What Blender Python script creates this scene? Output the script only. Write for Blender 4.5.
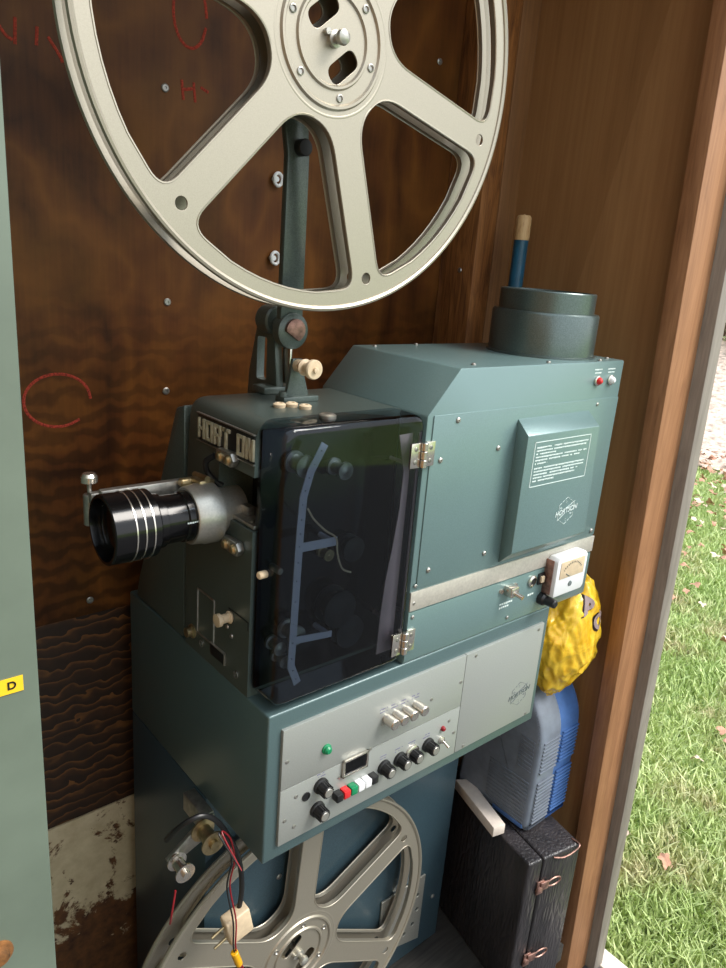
import bpy, bmesh, math, random
from mathutils import Vector, Matrix, Euler
random.seed(7)
PI = math.pi
S = bpy.context.scene
COL = S.collection
for o in list(bpy.data.objects):
    bpy.data.objects.remove(o)

# ------------------------------------------------------------------ camera
F_PX = 730.6
cam_d = bpy.data.cameras.new('camera')
cam = bpy.data.objects.new('camera', cam_d)
COL.objects.link(cam)
cam_d.sensor_fit = 'HORIZONTAL'
cam_d.sensor_width = 36
cam_d.lens = 36 * F_PX / 726
cam_d.shift_x = -(364.8 - 363) / 726
cam_d.clip_start = .02
yaw, pitch, roll = .7231, -.2970, .0799
fw = Vector((math.sin(yaw) * math.cos(pitch), math.cos(yaw) * math.cos(pitch), math.sin(pitch)))
rt = fw.cross(Vector((0, 0, 1))).normalized()
up = rt.cross(fw)
r2 = rt * math.cos(roll) + up * math.sin(roll)
u2 = -rt * math.sin(roll) + up * math.cos(roll)
m = Matrix((r2, u2, -fw)).transposed().to_4x4()
m.translation = Vector((-.5044, -.7360, .8864))
cam.matrix_world = m
S.camera = cam

# ------------------------------------------------------------------ light
wd = bpy.data.worlds.new('world')
S.world = wd
wd.use_nodes = True
nt = wd.node_tree
nt.nodes.clear()
wo = nt.nodes.new('ShaderNodeOutputWorld')
bg = nt.nodes.new('ShaderNodeBackground')
ramp = nt.nodes.new('ShaderNodeValToRGB')
tc = nt.nodes.new('ShaderNodeTexCoord')
sep = nt.nodes.new('ShaderNodeSeparateXYZ')
nt.links.new(tc.outputs['Generated'], sep.inputs[0])
nt.links.new(sep.outputs['Z'], ramp.inputs[0])
ramp.color_ramp.elements[0].position = 0.0
ramp.color_ramp.elements[0].color = (.86, .88, .90, 1)
ramp.color_ramp.elements[1].position = 1.0
ramp.color_ramp.elements[1].color = (.74, .86, 1.0, 1)
nt.links.new(ramp.outputs[0], bg.inputs[0])
bg.inputs[1].default_value = 1.35
nt.links.new(bg.outputs[0], wo.inputs[0])

def sun(direction, energy, angle, color):
    d = bpy.data.lights.new('sun', 'SUN')
    d.energy = energy
    d.angle = math.radians(angle)
    d.color = color
    o = bpy.data.objects.new('sun', d)
    COL.objects.link(o)
    o.rotation_euler = Vector(direction).to_track_quat('-Z', 'Y').to_euler()
    return o
sun((-.42, .52, -.74), 2.7, 26, (1.0, .94, .86))

S.view_settings.view_transform = 'Standard'
S.view_settings.look = 'None'
S.view_settings.gamma = 1
S.view_settings.use_curve_mapping = False
S.view_settings.exposure = 0.58

# ------------------------------------------------------------------ materials
def lin(c):
    return tuple(((v / 255 / 12.92) if v / 255 <= .04045 else ((v / 255 + .055) / 1.055) ** 2.4) for v in c)

def base(name, color=(128, 128, 128), rough=.5, metal=0.0, **kw):
    m_ = bpy.data.materials.new(name)
    m_.use_nodes = True
    b = m_.node_tree.nodes['Principled BSDF']
    b.inputs['Base Color'].default_value = (*lin(color), 1)
    b.inputs['Roughness'].default_value = rough
    b.inputs['Metallic'].default_value = metal
    for k, v in kw.items():
        b.inputs[k.replace('_', ' ')].default_value = v
    return m_, m_.node_tree, b

def coords(nt, scale=(1, 1, 1), loc=(0, 0, 0), kind='Object'):
    t = nt.nodes.new('ShaderNodeTexCoord')
    mp = nt.nodes.new('ShaderNodeMapping')
    mp.inputs['Scale'].default_value = scale
    mp.inputs['Location'].default_value = loc
    nt.links.new(t.outputs[kind], mp.inputs[0])
    return mp.outputs[0]

def noise(nt, vec, scale, detail=4, rough=.5, dist=0):
    n = nt.nodes.new('ShaderNodeTexNoise')
    n.inputs['Scale'].default_value = scale
    n.inputs['Detail'].default_value = detail
    n.inputs['Roughness'].default_value = rough
    n.inputs['Distortion'].default_value = dist
    nt.links.new(vec, n.inputs['Vector'])
    return n.outputs['Fac']

def cramp(nt, fac, stops):
    r_ = nt.nodes.new('ShaderNodeValToRGB')
    e = r_.color_ramp.elements
    while len(e) < len(stops):
        e.new(.5)
    for el, (p, c) in zip(e, stops):
        el.position = p
        el.color = (*lin(c), 1) if len(c) == 3 else c
    nt.links.new(fac, r_.inputs[0])
    return r_.outputs[0]

def bump(nt, b, h, strength=.3, dist=.002):
    bp = nt.nodes.new('ShaderNodeBump')
    bp.inputs['Strength'].default_value = strength
    bp.inputs['Distance'].default_value = dist
    nt.links.new(h, bp.inputs['Height'])
    nt.links.new(bp.outputs[0], b.inputs['Normal'])

def mixc(nt, fac, a, b_, mode='MIX'):
    mx = nt.nodes.new('ShaderNodeMix')
    mx.data_type = 'RGBA'
    mx.blend_type = mode
    if isinstance(fac, float):
        mx.inputs[0].default_value = fac
    else:
        nt.links.new(fac, mx.inputs[0])
    for i, v in ((6, a), (7, b_)):
        if isinstance(v, tuple):
            mx.inputs[i].default_value = (*lin(v), 1)
        else:
            nt.links.new(v, mx.inputs[i])
    return mx.outputs[2]

def hammer(name, c1, c2, rough=.36, scale=260, metal=.25, bs=.35):
    m_, nt, b = base(name, c1, rough, metal)
    v = coords(nt)
    f = noise(nt, v, scale, 2, .5)
    f2 = noise(nt, v, 9, 4, .6)
    c = cramp(nt, f, [(.35, c1), (.7, c2)])
    c = mixc(nt, cramp(nt, f2, [(.35, (0, 0, 0)), (.75, (70, 70, 70))]), c, tuple(int(x * .78) for x in c1))
    nt.links.new(c, b.inputs['Base Color'])
    bump(nt, b, f, bs, .0012)
    b.inputs['Coat Weight'].default_value = .35
    b.inputs['Coat Roughness'].default_value = .22
    return m_

def speck(name, c, rough=.5, metal=0, scale=60, amt=.12, bs=.1, **kw):
    m_, nt, b = base(name, c, rough, metal, **kw)
    v = coords(nt)
    f = noise(nt, v, scale, 5, .6)
    lo = tuple(max(0, int(x * (1 - amt))) for x in c)
    hi = tuple(min(255, int(x * (1 + amt))) for x in c)
    nt.links.new(cramp(nt, f, [(.3, lo), (.7, hi)]), b.inputs['Base Color'])
    bump(nt, b, f, bs, .001)
    return m_

def wood(name, dark, mid, light, axis='Z', scale=1.0, rough=.6, wavy=3.0, bands=14, bs=.25, seed=0, patch=.5):
    m_, nt, b = base(name, mid, rough)
    st = {'Z': (1, 1, .16), 'X': (.16, 1, 1), 'Y': (1, .16, 1)}[axis]
    v = coords(nt, tuple(s * scale for s in st), (seed * 3.1, seed * 1.7, seed))
    w = noise(nt, v, bands, 6, .62, wavy)
    fine = noise(nt, coords(nt, tuple(s * scale for s in {'Z': (1, 1, .02), 'X': (.02, 1, 1), 'Y': (1, .02, 1)}[axis])), 130, 3, .6)
    big = noise(nt, coords(nt, (1, 1, 1), (seed, 0, 0)), 3.2, 4, .6)
    c = cramp(nt, w, [(.3, dark), (.5, mid), (.72, light)])
    c = mixc(nt, .35, c, cramp(nt, fine, [(.35, dark), (.65, light)]))
    c = mixc(nt, cramp(nt, big, [(.35, (0, 0, 0)), (.7, tuple(int(255 * patch) for _ in range(3)))]), c, dark)
    nt.links.new(c, b.inputs['Base Color'])
    bump(nt, b, fine, bs, .001)
    return m_

def contour_wood(name, dark, mid, light, sx, sz, seed=0, freq=9, rough=.45, patchc=None, scratch=True):
    """rotary cut veneer: contour bands of a smooth noise field"""
    m_, nt, b = base(name, mid, rough)
    v = coords(nt, (sx, 1, sz), (seed, seed * .7, seed * .3))
    n = noise(nt, v, 2.1, 3, .55, .4)
    mul = nt.nodes.new('ShaderNodeMath'); mul.operation = 'MULTIPLY'; mul.inputs[1].default_value = freq
    nt.links.new(n, mul.inputs[0])
    fr = nt.nodes.new('ShaderNodeMath'); fr.operation = 'PINGPONG'; fr.inputs[1].default_value = .5
    nt.links.new(mul.outputs[0], fr.inputs[0])
    c = cramp(nt, fr.outputs[0], [(.02, light), (.16, mid), (.5, dark)])
    fine = noise(nt, coords(nt, (1, 1, .05) if sx > sz else (.05, 1, 1)), 150, 3, .6)
    c = mixc(nt, .3, c, cramp(nt, fine, [(.35, dark), (.7, mid)]))
    big = noise(nt, coords(nt, (1, 1, 1), (seed * 2, 1, 0)), 4.0, 5, .65)
    c = mixc(nt, cramp(nt, big, [(.42, (0, 0, 0)), (.68, (150, 150, 150))]), c, patchc or mid)
    big2 = noise(nt, coords(nt, (1, 1, .6), (seed * 5, 4, 0)), 3.0, 4, .6)
    c = mixc(nt, cramp(nt, big2, [(.5, (0, 0, 0)), (.75, (140, 140, 140))]), c, dark)
    nt.links.new(c, b.inputs['Base Color'])
    bump(nt, b, fine, .15, .0008)
    b.inputs['Specular IOR Level'].default_value = .25
    # rippled figure in the lower part of the sheet
    wv = nt.nodes.new('ShaderNodeTexWave')
    wv.bands_direction = 'Z'; wv.wave_profile = 'SIN'
    for k_, v_ in (('Scale', 9), ('Distortion', 7), ('Detail', 2), ('Detail Scale', 2.2)):
        wv.inputs[k_].default_value = v_
    nt.links.new(coords(nt), wv.inputs['Vector'])
    sp_ = nt.nodes.new('ShaderNodeSeparateXYZ')
    nt.links.new(coords(nt), sp_.inputs[0])
    ad_ = nt.nodes.new('ShaderNodeMath'); ad_.operation = 'MULTIPLY_ADD'; ad_.inputs[1].default_value = .45
    nt.links.new(noise(nt, coords(nt), 3, 3, .5), ad_.inputs[0]); nt.links.new(sp_.outputs['Z'], ad_.inputs[2])
    msk = cramp(nt, ad_.outputs[0], [(.55, (200, 200, 200)), (.85, (0, 0, 0))])
    rip = mixc(nt, msk, (255, 255, 255), cramp(nt, wv.outputs['Fac'], [(.2, (130, 120, 110)), (.8, (255, 240, 215))]))
    nt.links.new(mixc(nt, 1.0, c, rip, 'MULTIPLY'), b.inputs['Base Color'])
    return m_

M = {}
M['teal'] = hammer('teal_hammered_enamel', (106, 132, 132), (118, 145, 145), rough=.33, scale=800, bs=.2)
M['teal_dark'] = hammer('dark_green_hammered_enamel', (72, 84, 80), (90, 102, 97), rough=.36, scale=700, bs=.25)
M['chimney'] = hammer('chimney_hammered_enamel', (78, 92, 90), (98, 112, 110), rough=.3, scale=600, metal=.55, bs=.25)
M['console'] = hammer('console_teal_enamel', (76, 98, 100), (90, 113, 115), rough=.36, scale=700, bs=.25)
M['pedestal'] = hammer('pedestal_blue_green_enamel', (50, 70, 80), (60, 82, 92), rough=.45, scale=500, bs=.2)
M['alu'] = speck('satin_aluminium', (182, 180, 172), .36, .75, 300, .05, .06)
M['reel'] = speck('pressed_reel_aluminium', (174, 167, 152), .42, .72, 700, .03, .03)
M['panel'] = speck('anodised_panel', (162, 166, 162), .42, .35, 500, .04, .04)
M['strip'] = speck('pale_trim_strip', (188, 184, 174), .45, .3, 200, .05, .03)
M['chrome'] = base('chrome', (215, 208, 198), .24, .95)[0]
M['letter'] = speck('worn_cream_lettering', (188, 182, 158), .4, .2, 90, .12, .1)
M['brass'] = speck('aged_brass', (178, 160, 124), .34, .9, 80, .15, .05)
M['steel'] = speck('dull_steel', (168, 166, 160), .38, .9, 90, .12, .06)
M['black'] = base('black_plastic', (24, 24, 26), .4)[0]
M['blackgloss'] = base('black_lens_barrel', (14, 13, 14), .16, .2)[0]
M['lensglass'] = base('lens_front_element', (5, 5, 7), .12, 0)[0]
M['lensglass'].node_tree.nodes['Principled BSDF'].inputs['Specular IOR Level'].default_value = .25
M['white'] = base('white_plastic', (232, 234, 236), .35)[0]
M['cream'] = speck('cream_plastic', (206, 186, 156), .4, 0, 60, .06)
M['red'] = base('red_plastic', (205, 42, 44), .3)[0]
M['green'] = base('green_plastic', (20, 130, 84), .25)[0]
M['darkslot'] = base('dark_slot', (10, 10, 10), .8)[0]
M['ink_w'] = base('white_print', (215, 228, 226), .6)[0]
M['ink_d'] = base('grey_print', (98, 108, 108), .6)[0]
M['ink_v'] = base('violet_grey_print', (112, 110, 140), .6)[0]
M['yellow_tape'] = base('yellow_tape', (245, 205, 40), .5)[0]
M['yellow_crimp'] = base('yellow_crimp', (222, 165, 20), .35)[0]
M['rope_red'] = base('red_insulation', (135, 22, 32), .4)[0]
M['tan'] = wood('bare_stick_wood', (170, 130, 85), (205, 170, 120), (222, 190, 140), scale=6)
M['stick'] = speck('blue_painted_wood', (28, 82, 108), .4, 0, 40, .15)
M['rust'] = speck('rusty_metal', (112, 76, 42), .8, .2, 50, .5, .5)
M['copper'] = speck('coppery_latch', (142, 108, 98), .4, .7, 90, .25, .2)
M['green_paint'] = speck('grey_green_paint', (100, 113, 100), .5, 0, 7, .06, .03)
M['seam'] = base('seam_shadow_gap', (22, 28, 28), .9)[0]
M['blue'] = speck('blue_plastic', (70, 104, 158), .38, 0, 30, .07)
M['blue_grey'] = speck('slate_blue_plastic', (112, 120, 132), .42, 0, 30, .07)
M['red_chalk'] = speck('red_chalk', (150, 54, 36), .9, 0, 300, .35)
M['cardwhite'] = speck('off_white_board', (216, 204, 192), .7, 0, 30, .06)
M['wall_up'] = contour_wood('stained_plywood', (62, 34, 15), (98, 57, 25), (114, 70, 30), 1.3, .8, seed=2.3, freq=7, patchc=(146, 98, 38), rough=.5)
M['wall_low'] = contour_wood('wavy_grain_plywood', (40, 23, 13), (62, 36, 19), (128, 84, 42), .8, 4.4, seed=5.3, freq=16, patchc=(40, 22, 12))
M['corner_wood'] = wood('corner_post_wood', (76, 42, 18), (142, 90, 44), (176, 120, 64), scale=3.0, wavy=1.5, seed=3, patch=.3)
M['corner_wood2'] = wood('brown_stud_wood', (108, 74, 44), (134, 94, 56), (148, 106, 66), scale=1.4, wavy=1.0, seed=5, patch=.3)
M['right_ply'] = wood('brown_plywood_side', (136, 98, 60), (160, 118, 74), (170, 130, 84), scale=.8, wavy=.8, seed=8, bands=6, patch=.4, bs=.1)
M['post'] = wood('orange_brown_post', (126, 84, 52), (154, 108, 71), (172, 124, 86), scale=1.6, wavy=2.2, seed=4, patch=.25)
M['cladding'] = wood('weathered_grey_board', (116, 108, 100), (138, 130, 120), (154, 146, 136), scale=2, wavy=1, seed=6)
M['floor'] = wood('dark_floor_board', (34, 32, 30), (52, 50, 46), (66, 62, 58), axis='X', scale=1.5, seed=2)
M['paving'] = speck('dark_paving', (84, 84, 86), .8, 0, 20, .1, .2)

def ripple_wood(name, dark, mid, light, scale=13, dist=6.5):
    m_, nt, b = base(name, mid, .5)
    v = coords(nt, (.75, 1, 1))
    wv = nt.nodes.new('ShaderNodeTexWave')
    wv.wave_type = 'BANDS'; wv.bands_direction = 'Z'; wv.wave_profile = 'SAW'
    wv.inputs['Scale'].default_value = scale
    wv.inputs['Distortion'].default_value = dist
    wv.inputs['Detail'].default_value = 1.5
    wv.inputs['Detail Scale'].default_value = 2.6
    nt.links.new(v, wv.inputs['Vector'])
    c = cramp(nt, wv.outputs['Fac'], [(.25, dark), (.75, mid), (.97, light)])
    c = mixc(nt, cramp(nt, noise(nt, coords(nt), 7, 4, .6), [(.4, (0, 0, 0)), (.7, (190, 190, 190))]), c, dark)
    nt.links.new(c, b.inputs['Base Color'])
    return m_
M['wall_low'] = ripple_wood('rippled_plywood', (44, 26, 14), (70, 42, 22), (122, 78, 38))

def make_peeling():
    m_, nt, b = base('peeling_white_paint', (190, 180, 160), .75)
    v = coords(nt)
    n = noise(nt, v, 13, 8, .68, .4)
    sx = nt.nodes.new('ShaderNodeSeparateXYZ')
    nt.links.new(v, sx.inputs[0])
    mr = nt.nodes.new('ShaderNodeMapRange')
    mr.inputs['From Min'].default_value = .10
    mr.inputs['From Max'].default_value = .30
    mr.inputs['To Min'].default_value = .26
    mr.inputs['To Max'].default_value = .012
    nt.links.new(sx.outputs['Z'], mr.inputs['Value'])
    ad = nt.nodes.new('ShaderNodeMath'); ad.operation = 'ADD'
    nt.links.new(n, ad.inputs[0]); nt.links.new(mr.outputs[0], ad.inputs[1])
    paint = cramp(nt, noise(nt, v, 30, 5, .6), [(.3, (190, 168, 132)), (.7, (214, 194, 158))])
    bare = cramp(nt, noise(nt, v, 40, 5, .6), [(.3, (62, 34, 16)), (.7, (118, 74, 36))])
    mask = cramp(nt, ad.outputs[0], [(.56, (0, 0, 0)), (.60, (255, 255, 255))])
    nt.links.new(mixc(nt, mask, paint, bare), b.inputs['Base Color'])
    bump(nt, b, mask, .3, .001)
    return m_
M['peel'] = make_peeling()

def make_case():
    m_, nt, b = base('black_crackle_leathercloth', (38, 36, 38), .34)
    v = coords(nt, (1, 1, .22))
    vo = nt.nodes.new('ShaderNodeTexVoronoi')
    vo.inputs['Scale'].default_value = 95
    vo.feature = 'DISTANCE_TO_EDGE'
    nt.links.new(v, vo.inputs['Vector'])
    n = noise(nt, v, 20, 5, .6)
    nt.links.new(cramp(nt, n, [(.3, (30, 29, 31)), (.75, (58, 54, 56))]), b.inputs['Base Color'])
    bump(nt, b, vo.outputs['Distance'], .6, .004)
    return m_
M['case'] = make_case()

def make_bag():
    m_, nt, b = base('yellow_plastic_bag', (228, 184, 40), .24)
    b.inputs['Transmission Weight'].default_value = 0
    b.inputs['Subsurface Weight'].default_value = .15
    b.inputs['Subsurface Radius'].default_value = (.05, .03, .005)
    v = coords(nt)
    n = noise(nt, v, 22, 4, .6, .8)
    nt.links.new(cramp(nt, n, [(.3, (206, 156, 14)), (.7, (232, 196, 62))]), b.inputs['Base Color'])
    bump(nt, b, noise(nt, coords(nt, (1, 1, 1)), 16, 3, .5, 2.2), .35, .008)
    return m_
M['bag'] = make_bag()

def make_smoked():
    m_ = bpy.data.materials.new('smoked_acrylic')
    m_.use_nodes = True
    nt = m_.node_tree
    nt.nodes.clear()
    out = nt.nodes.new('ShaderNodeOutputMaterial')
    mx = nt.nodes.new('ShaderNodeMixShader')
    tr = nt.nodes.new('ShaderNodeBsdfTransparent')
    tr.inputs[0].default_value = (.46, .53, .60, 1)
    gl = nt.nodes.new('ShaderNodeBsdfGlossy')
    gl.inputs['Roughness'].default_value = .04
    fr = nt.nodes.new('ShaderNodeFresnel')
    fr.inputs[0].default_value = 1.45
    nt.links.new(fr.outputs[0], mx.inputs[0])
    nt.links.new(tr.outputs[0], mx.inputs[1])
    nt.links.new(gl.outputs[0], mx.inputs[2])
    nt.links.new(mx.outputs[0], out.inputs[0])
    return m_
M['smoked'] = make_smoked()

def make_clear():
    m_ = bpy.data.materials.new('clear_window')
    m_.use_nodes = True
    nt = m_.node_tree
    nt.nodes.clear()
    out = nt.nodes.new('ShaderNodeOutputMaterial')
    mx = nt.nodes.new('ShaderNodeMixShader')
    tr = nt.nodes.new('ShaderNodeBsdfTransparent')
    gl = nt.nodes.new('ShaderNodeBsdfGlossy')
    gl.inputs['Roughness'].default_value = .05
    fr = nt.nodes.new('ShaderNodeFresnel')
    nt.links.new(fr.outputs[0], mx.inputs[0])
    nt.links.new(tr.outputs[0], mx.inputs[1])
    nt.links.new(gl.outputs[0], mx.inputs[2])
    nt.links.new(mx.outputs[0], out.inputs[0])
    return m_
M['clear'] = make_clear()

def make_grass_ground():
    m_, nt, b = base('grassy_ground', (96, 130, 66), .9)
    v = coords(nt)
    n = noise(nt, v, 2.2, 6, .65)
    f = noise(nt, v, 60, 4, .7)
    c = cramp(nt, n, [(.3, (130, 156, 88)), (.55, (156, 178, 108)), (.75, (170, 162, 130))])
    c = mixc(nt, .4, c, cramp(nt, f, [(.3, (70, 100, 40)), (.7, (170, 196, 120))]))
    nt.links.new(c, b.inputs['Base Color'])
    bump(nt, b, f, .5, .02)
    return m_
M['ground'] = make_grass_ground()
M['litter'] = speck('leaf_litter_bank', (186, 166, 150), .95, 0, 14, .3, .6)

def make_blade():
    m_, nt, b = base('grass_blade', (130, 176, 72), .6)
    v = coords(nt)
    n = noise(nt, v, 1.6, 4, .6)
    f = noise(nt, v, 45, 2, .6)
    c = cramp(nt, n, [(.3, (160, 186, 102)), (.7, (204, 218, 148))])
    c = mixc(nt, .35, c, cramp(nt, f, [(.3, (118, 148, 68)), (.7, (230, 230, 184))]))
    c = mixc(nt, cramp(nt, noise(nt, coords(nt, (1, 1, 1), (5, 2, 0)), 2.6, 5, .7), [(.50, (0, 0, 0)), (.66, (215, 215, 215))]), c, (204, 184, 152))
    nt.links.new(c, b.inputs['Base Color'])
    return m_
M['blade'] = make_blade()
M['leaf1'] = speck('brown_leaf', (160, 122, 96), .7, 0, 40, .2)
M['leaf2'] = speck('tan_leaf', (206, 180, 160), .7, 0, 40, .2)
M['leaf3'] = speck('rust_leaf', (176, 130, 106), .7, 0, 40, .2)
M['shrub'] = speck('shrub_leaf', (150, 156, 112), .8, 0, 20, .3)
M['twig'] = speck('shrub_stem', (96, 78, 62), .9, 0, 30, .2)

# ------------------------------------------------------------------ helpers
def rotm(axis_from_z):
    return Vector(axis_from_z).normalized().to_track_quat('Z', 'Y').to_matrix().to_4x4()

class MB:
    """collects shapes in world coordinates"""
    def __init__(self):
        self.bm = bmesh.new()
    def _add(self, tmp):
        me = bpy.data.meshes.new('tmp')
        tmp.to_mesh(me); tmp.free()
        self.bm.from_mesh(me)
        bpy.data.meshes.remove(me)
    def box(self, lo, hi, bev=0, seg=2, mat=None):
        t = bmesh.new()
        bmesh.ops.create_cube(t, size=1)
        c = [(a + b) / 2 for a, b in zip(lo, hi)]
        s = [abs(b - a) for a, b in zip(lo, hi)]
        for v in t.verts:
            v.co = Vector((v.co.x * s[0] + c[0], v.co.y * s[1] + c[1], v.co.z * s[2] + c[2]))
        if bev:
            bmesh.ops.bevel(t, geom=list(t.edges), offset=min(bev, min(s) * .49), segments=seg, profile=.5, affect='EDGES')
        if mat is not None:
            t.transform(mat)
        self._add(t)
        return self
    def lathe(self, p0, axis, prof, n=48, closed=False):
        """prof: list of (h along axis, radius)"""
        t = bmesh.new()
        R = rotm(axis)
        R.translation = Vector(p0)
        rings = []
        for h, r in prof:
            if r < 1e-6:
                rings.append([t.verts.new((0, 0, h))])
            else:
                rings.append([t.verts.new((r * math.cos(2 * PI * i / n), r * math.sin(2 * PI * i / n), h)) for i in range(n)])
        pairs = list(zip(rings, rings[1:]))
        if closed:
            pairs.append((rings[-1], rings[0]))
        for a, b in pairs:
            if len(a) == 1 and len(b) == 1:
                continue
            for i in range(n):
                j = (i + 1) % n
                if len(a) == 1:
                    t.faces.new((a[0], b[j], b[i]))
                elif len(b) == 1:
                    t.faces.new((a[i], a[j], b[0]))
                else:
                    t.faces.new((a[i], a[j], b[j], b[i]))
        t.transform(R)
        bmesh.ops.recalc_face_normals(t, faces=t.faces)
        self._add(t)
        return self
    def cyl(self, p0, p1, r, r1=None, n=24, bev=0):
        a, b = Vector(p0), Vector(p1)
        L = (b - a).length
        r1 = r if r1 is None else r1
        if bev:
            pr = [(0, 0), (0, r - bev), (bev, r), (L - bev, r1), (L, r1 - bev), (L, 0)]
        else:
            pr = [(0, 0), (0, r), (L, r1), (L, 0)]
        return self.lathe(a, b - a, pr, n)
    def tube(self, pts, r, n=10, smooth=True):
        P = [Vector(p) for p in pts]
        if smooth and len(P) > 2:
            Q = []
            E = [P[0]] + P + [P[-1]]
            for i in range(1, len(E) - 2):
                for k in range(6):
                    u = k / 6
                    a, b, c, d = E[i - 1], E[i], E[i + 1], E[i + 2]
                    Q.append(.5 * ((2 * b) + (c - a) * u + (2 * a - 5 * b + 4 * c - d) * u * u + (3 * b - a - 3 * c + d) * u ** 3))
            Q.append(P[-1]); P = Q
        t = bmesh.new()
        rings = []
        prev = None
        for i, p in enumerate(P):
            d = (P[min(i + 1, len(P) - 1)] - P[max(i - 1, 0)]).normalized()
            if prev is None:
                x = d.orthogonal().normalized()
            else:
                x = (prev - d * prev.dot(d)).normalized()
            prev = x
            y = d.cross(x)
            rings.append([t.verts.new(p + (x * math.cos(2 * PI * k / n) + y * math.sin(2 * PI * k / n)) * r) for k in range(n)])
        for a, b in zip(rings, rings[1:]):
            for k in range(n):
                t.faces.new((a[k], a[(k + 1) % n], b[(k + 1) % n], b[k]))
        t.faces.new(rings[0][::-1]); t.faces.new(rings[-1])
        self._add(t)
        return self
    def prism(self, poly, d, bev=0, seg=2):
        """poly: 3-D points of one face, d: extrusion vector"""
        t = bmesh.new()
        a = [t.verts.new(p) for p in poly]
        b = [t.verts.new(Vector(p) + Vector(d)) for p in poly]
        t.faces.new(a); t.faces.new(b[::-1])
        for i in range(len(a)):
            j = (i + 1) % len(a)
            t.faces.new((a[j], a[i], b[i], b[j]))
        bmesh.ops.recalc_face_normals(t, faces=t.faces)
        if bev:
            bmesh.ops.bevel(t, geom=list(t.edges), offset=bev, segments=seg, profile=.5, affect='EDGES')
        self._add(t)
        return self
    def sphere(self, c, r, sc=(1, 1, 1), n=16):
        t = bmesh.new()
        bmesh.ops.create_uvsphere(t, u_segments=n * 2, v_segments=n, radius=r)
        for v in t.verts:
            v.co = Vector((v.co.x * sc[0] + c[0], v.co.y * sc[1] + c[1], v.co.z * sc[2] + c[2]))
        self._add(t)
        return self
    def ribbon(self, pts, offset, thick_dir=None):
        t = bmesh.new()
        n = len(pts)
        a = [t.verts.new(p) for p in pts]
        b = [t.verts.new(Vector(p) + Vector(offset)) for p in pts]
        for i in range(n):
            j = (i + 1) % n
            t.faces.new((a[i], a[j], b[j], b[i]))
        self._add(t)
        return self
    def mesh(self, me, mat=None):
        t = bmesh.new(); t.from_mesh(me)
        if mat is not None:
            t.transform(mat)
        self._add(t)
        return self
    def build(self, name, mat, parent=None, smooth=35):
        me = bpy.data.meshes.new(name)
        bm = self.bm
        if not bm.verts:
            raise RuntimeError(name)
        if parent is None:
            xs = [v.co.x for v in bm.verts]; ys = [v.co.y for v in bm.verts]; zs = [v.co.z for v in bm.verts]
            org = Vector(((min(xs) + max(xs)) / 2, (min(ys) + max(ys)) / 2, min(zs)))
        else:
            org = wloc(parent)
        for v in bm.verts:
            v.co -= org
        bm.normal_update()
        bm.to_mesh(me); bm.free()
        me.materials.append(mat)
        me.polygons.foreach_set('use_smooth', [True] * len(me.polygons))
        try:
            me.set_sharp_from_angle(angle=math.radians(smooth))
        except Exception:
            pass
        o = bpy.data.objects.new(name, me)
        COL.objects.link(o)
        if parent is None:
            o.location = org
        else:
            o.parent = parent
        return o

def wloc(o):
    v = Vector((0, 0, 0))
    while o is not None:
        v += o.location
        o = o.parent
    return v

def thing(name, loc, label, cat, group=None):
    o = bpy.data.objects.new(name, None)
    COL.objects.link(o)
    o.empty_display_size = .05
    o.location = loc
    return tag(o, label, cat, group)

def tag(o, label, cat, group=None, kind=None):
    o['label'] = label; o['category'] = cat
    if group: o['group'] = group
    if kind: o['kind'] = kind
    return o

def struct(name, mb, mat, label=None):
    o = mb.build(name, mat)
    o['kind'] = 'structure'
    if label: o['label'] = label
    return o

def text_mesh(s, size, extrude, spacing=1.0, bold=0.0, shear=0.0):
    c = bpy.data.curves.new('t', 'FONT')
    c.body = s; c.size = size; c.extrude = extrude; c.space_character = spacing; c.offset = bold; c.shear = shear
    c.align_x = 'CENTER'; c.align_y = 'CENTER'
    o = bpy.data.objects.new('t', c)
    COL.objects.link(o)
    dg = bpy.context.evaluated_depsgraph_get()
    me = bpy.data.meshes.new_from_object(o.evaluated_get(dg))
    bpy.data.objects.remove(o)
    bpy.data.curves.remove(c)
    return me

def frame_m(o, x, y):
    """matrix with local x, y axes in world directions and origin o"""
    x = Vector(x).normalized(); y = Vector(y).normalized(); z = x.cross(y)
    m_ = Matrix((x, y, z)).transposed().to_4x4()
    m_.translation = Vector(o)
    return m_

def curve_plate(outlines, extrude, bev, mat4):
    """2-D outlines (outer first, then holes) -> bevelled plate mesh"""
    c = bpy.data.curves.new('p', 'CURVE')
    c.dimensions = '2D'; c.fill_mode = 'BOTH'; c.extrude = extrude; c.bevel_depth = bev; c.bevel_resolution = 2
    for pts in outlines:
        s = c.splines.new('POLY')
        s.points.add(len(pts) - 1)
        for p, q in zip(s.points, pts):
            p.co = (q[0], q[1], 0, 1)
        s.use_cyclic_u = True
    o = bpy.data.objects.new('p', c)
    COL.objects.link(o)
    dg = bpy.context.evaluated_depsgraph_get()
    me = bpy.data.meshes.new_from_object(o.evaluated_get(dg))
    bpy.data.objects.remove(o); bpy.data.curves.remove(c)
    me.transform(mat4)
    return me

def circle(cx, cy, r, n=64):
    return [(cx + r * math.cos(2 * PI * i / n), cy + r * math.sin(2 * PI * i / n)) for i in range(n)]

def rounded(poly, rads, seg=8):
    out = []
    n = len(poly)
    for i in range(n):
        p = Vector(poly[i]); a = Vector(poly[i - 1]); b = Vector(poly[(i + 1) % n])
        r = rads[i]
        if r <= 0:
            out.append(tuple(p)); continue
        da = min(r, (a - p).length * .48); db = min(r, (b - p).length * .48)
        s = p + (a - p).normalized() * da; e = p + (b - p).normalized() * db
        for k in range(seg + 1):
            u = k / seg
            out.append(tuple(s * (1 - u) ** 2 + p * 2 * u * (1 - u) + e * u * u))
    return out

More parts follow.
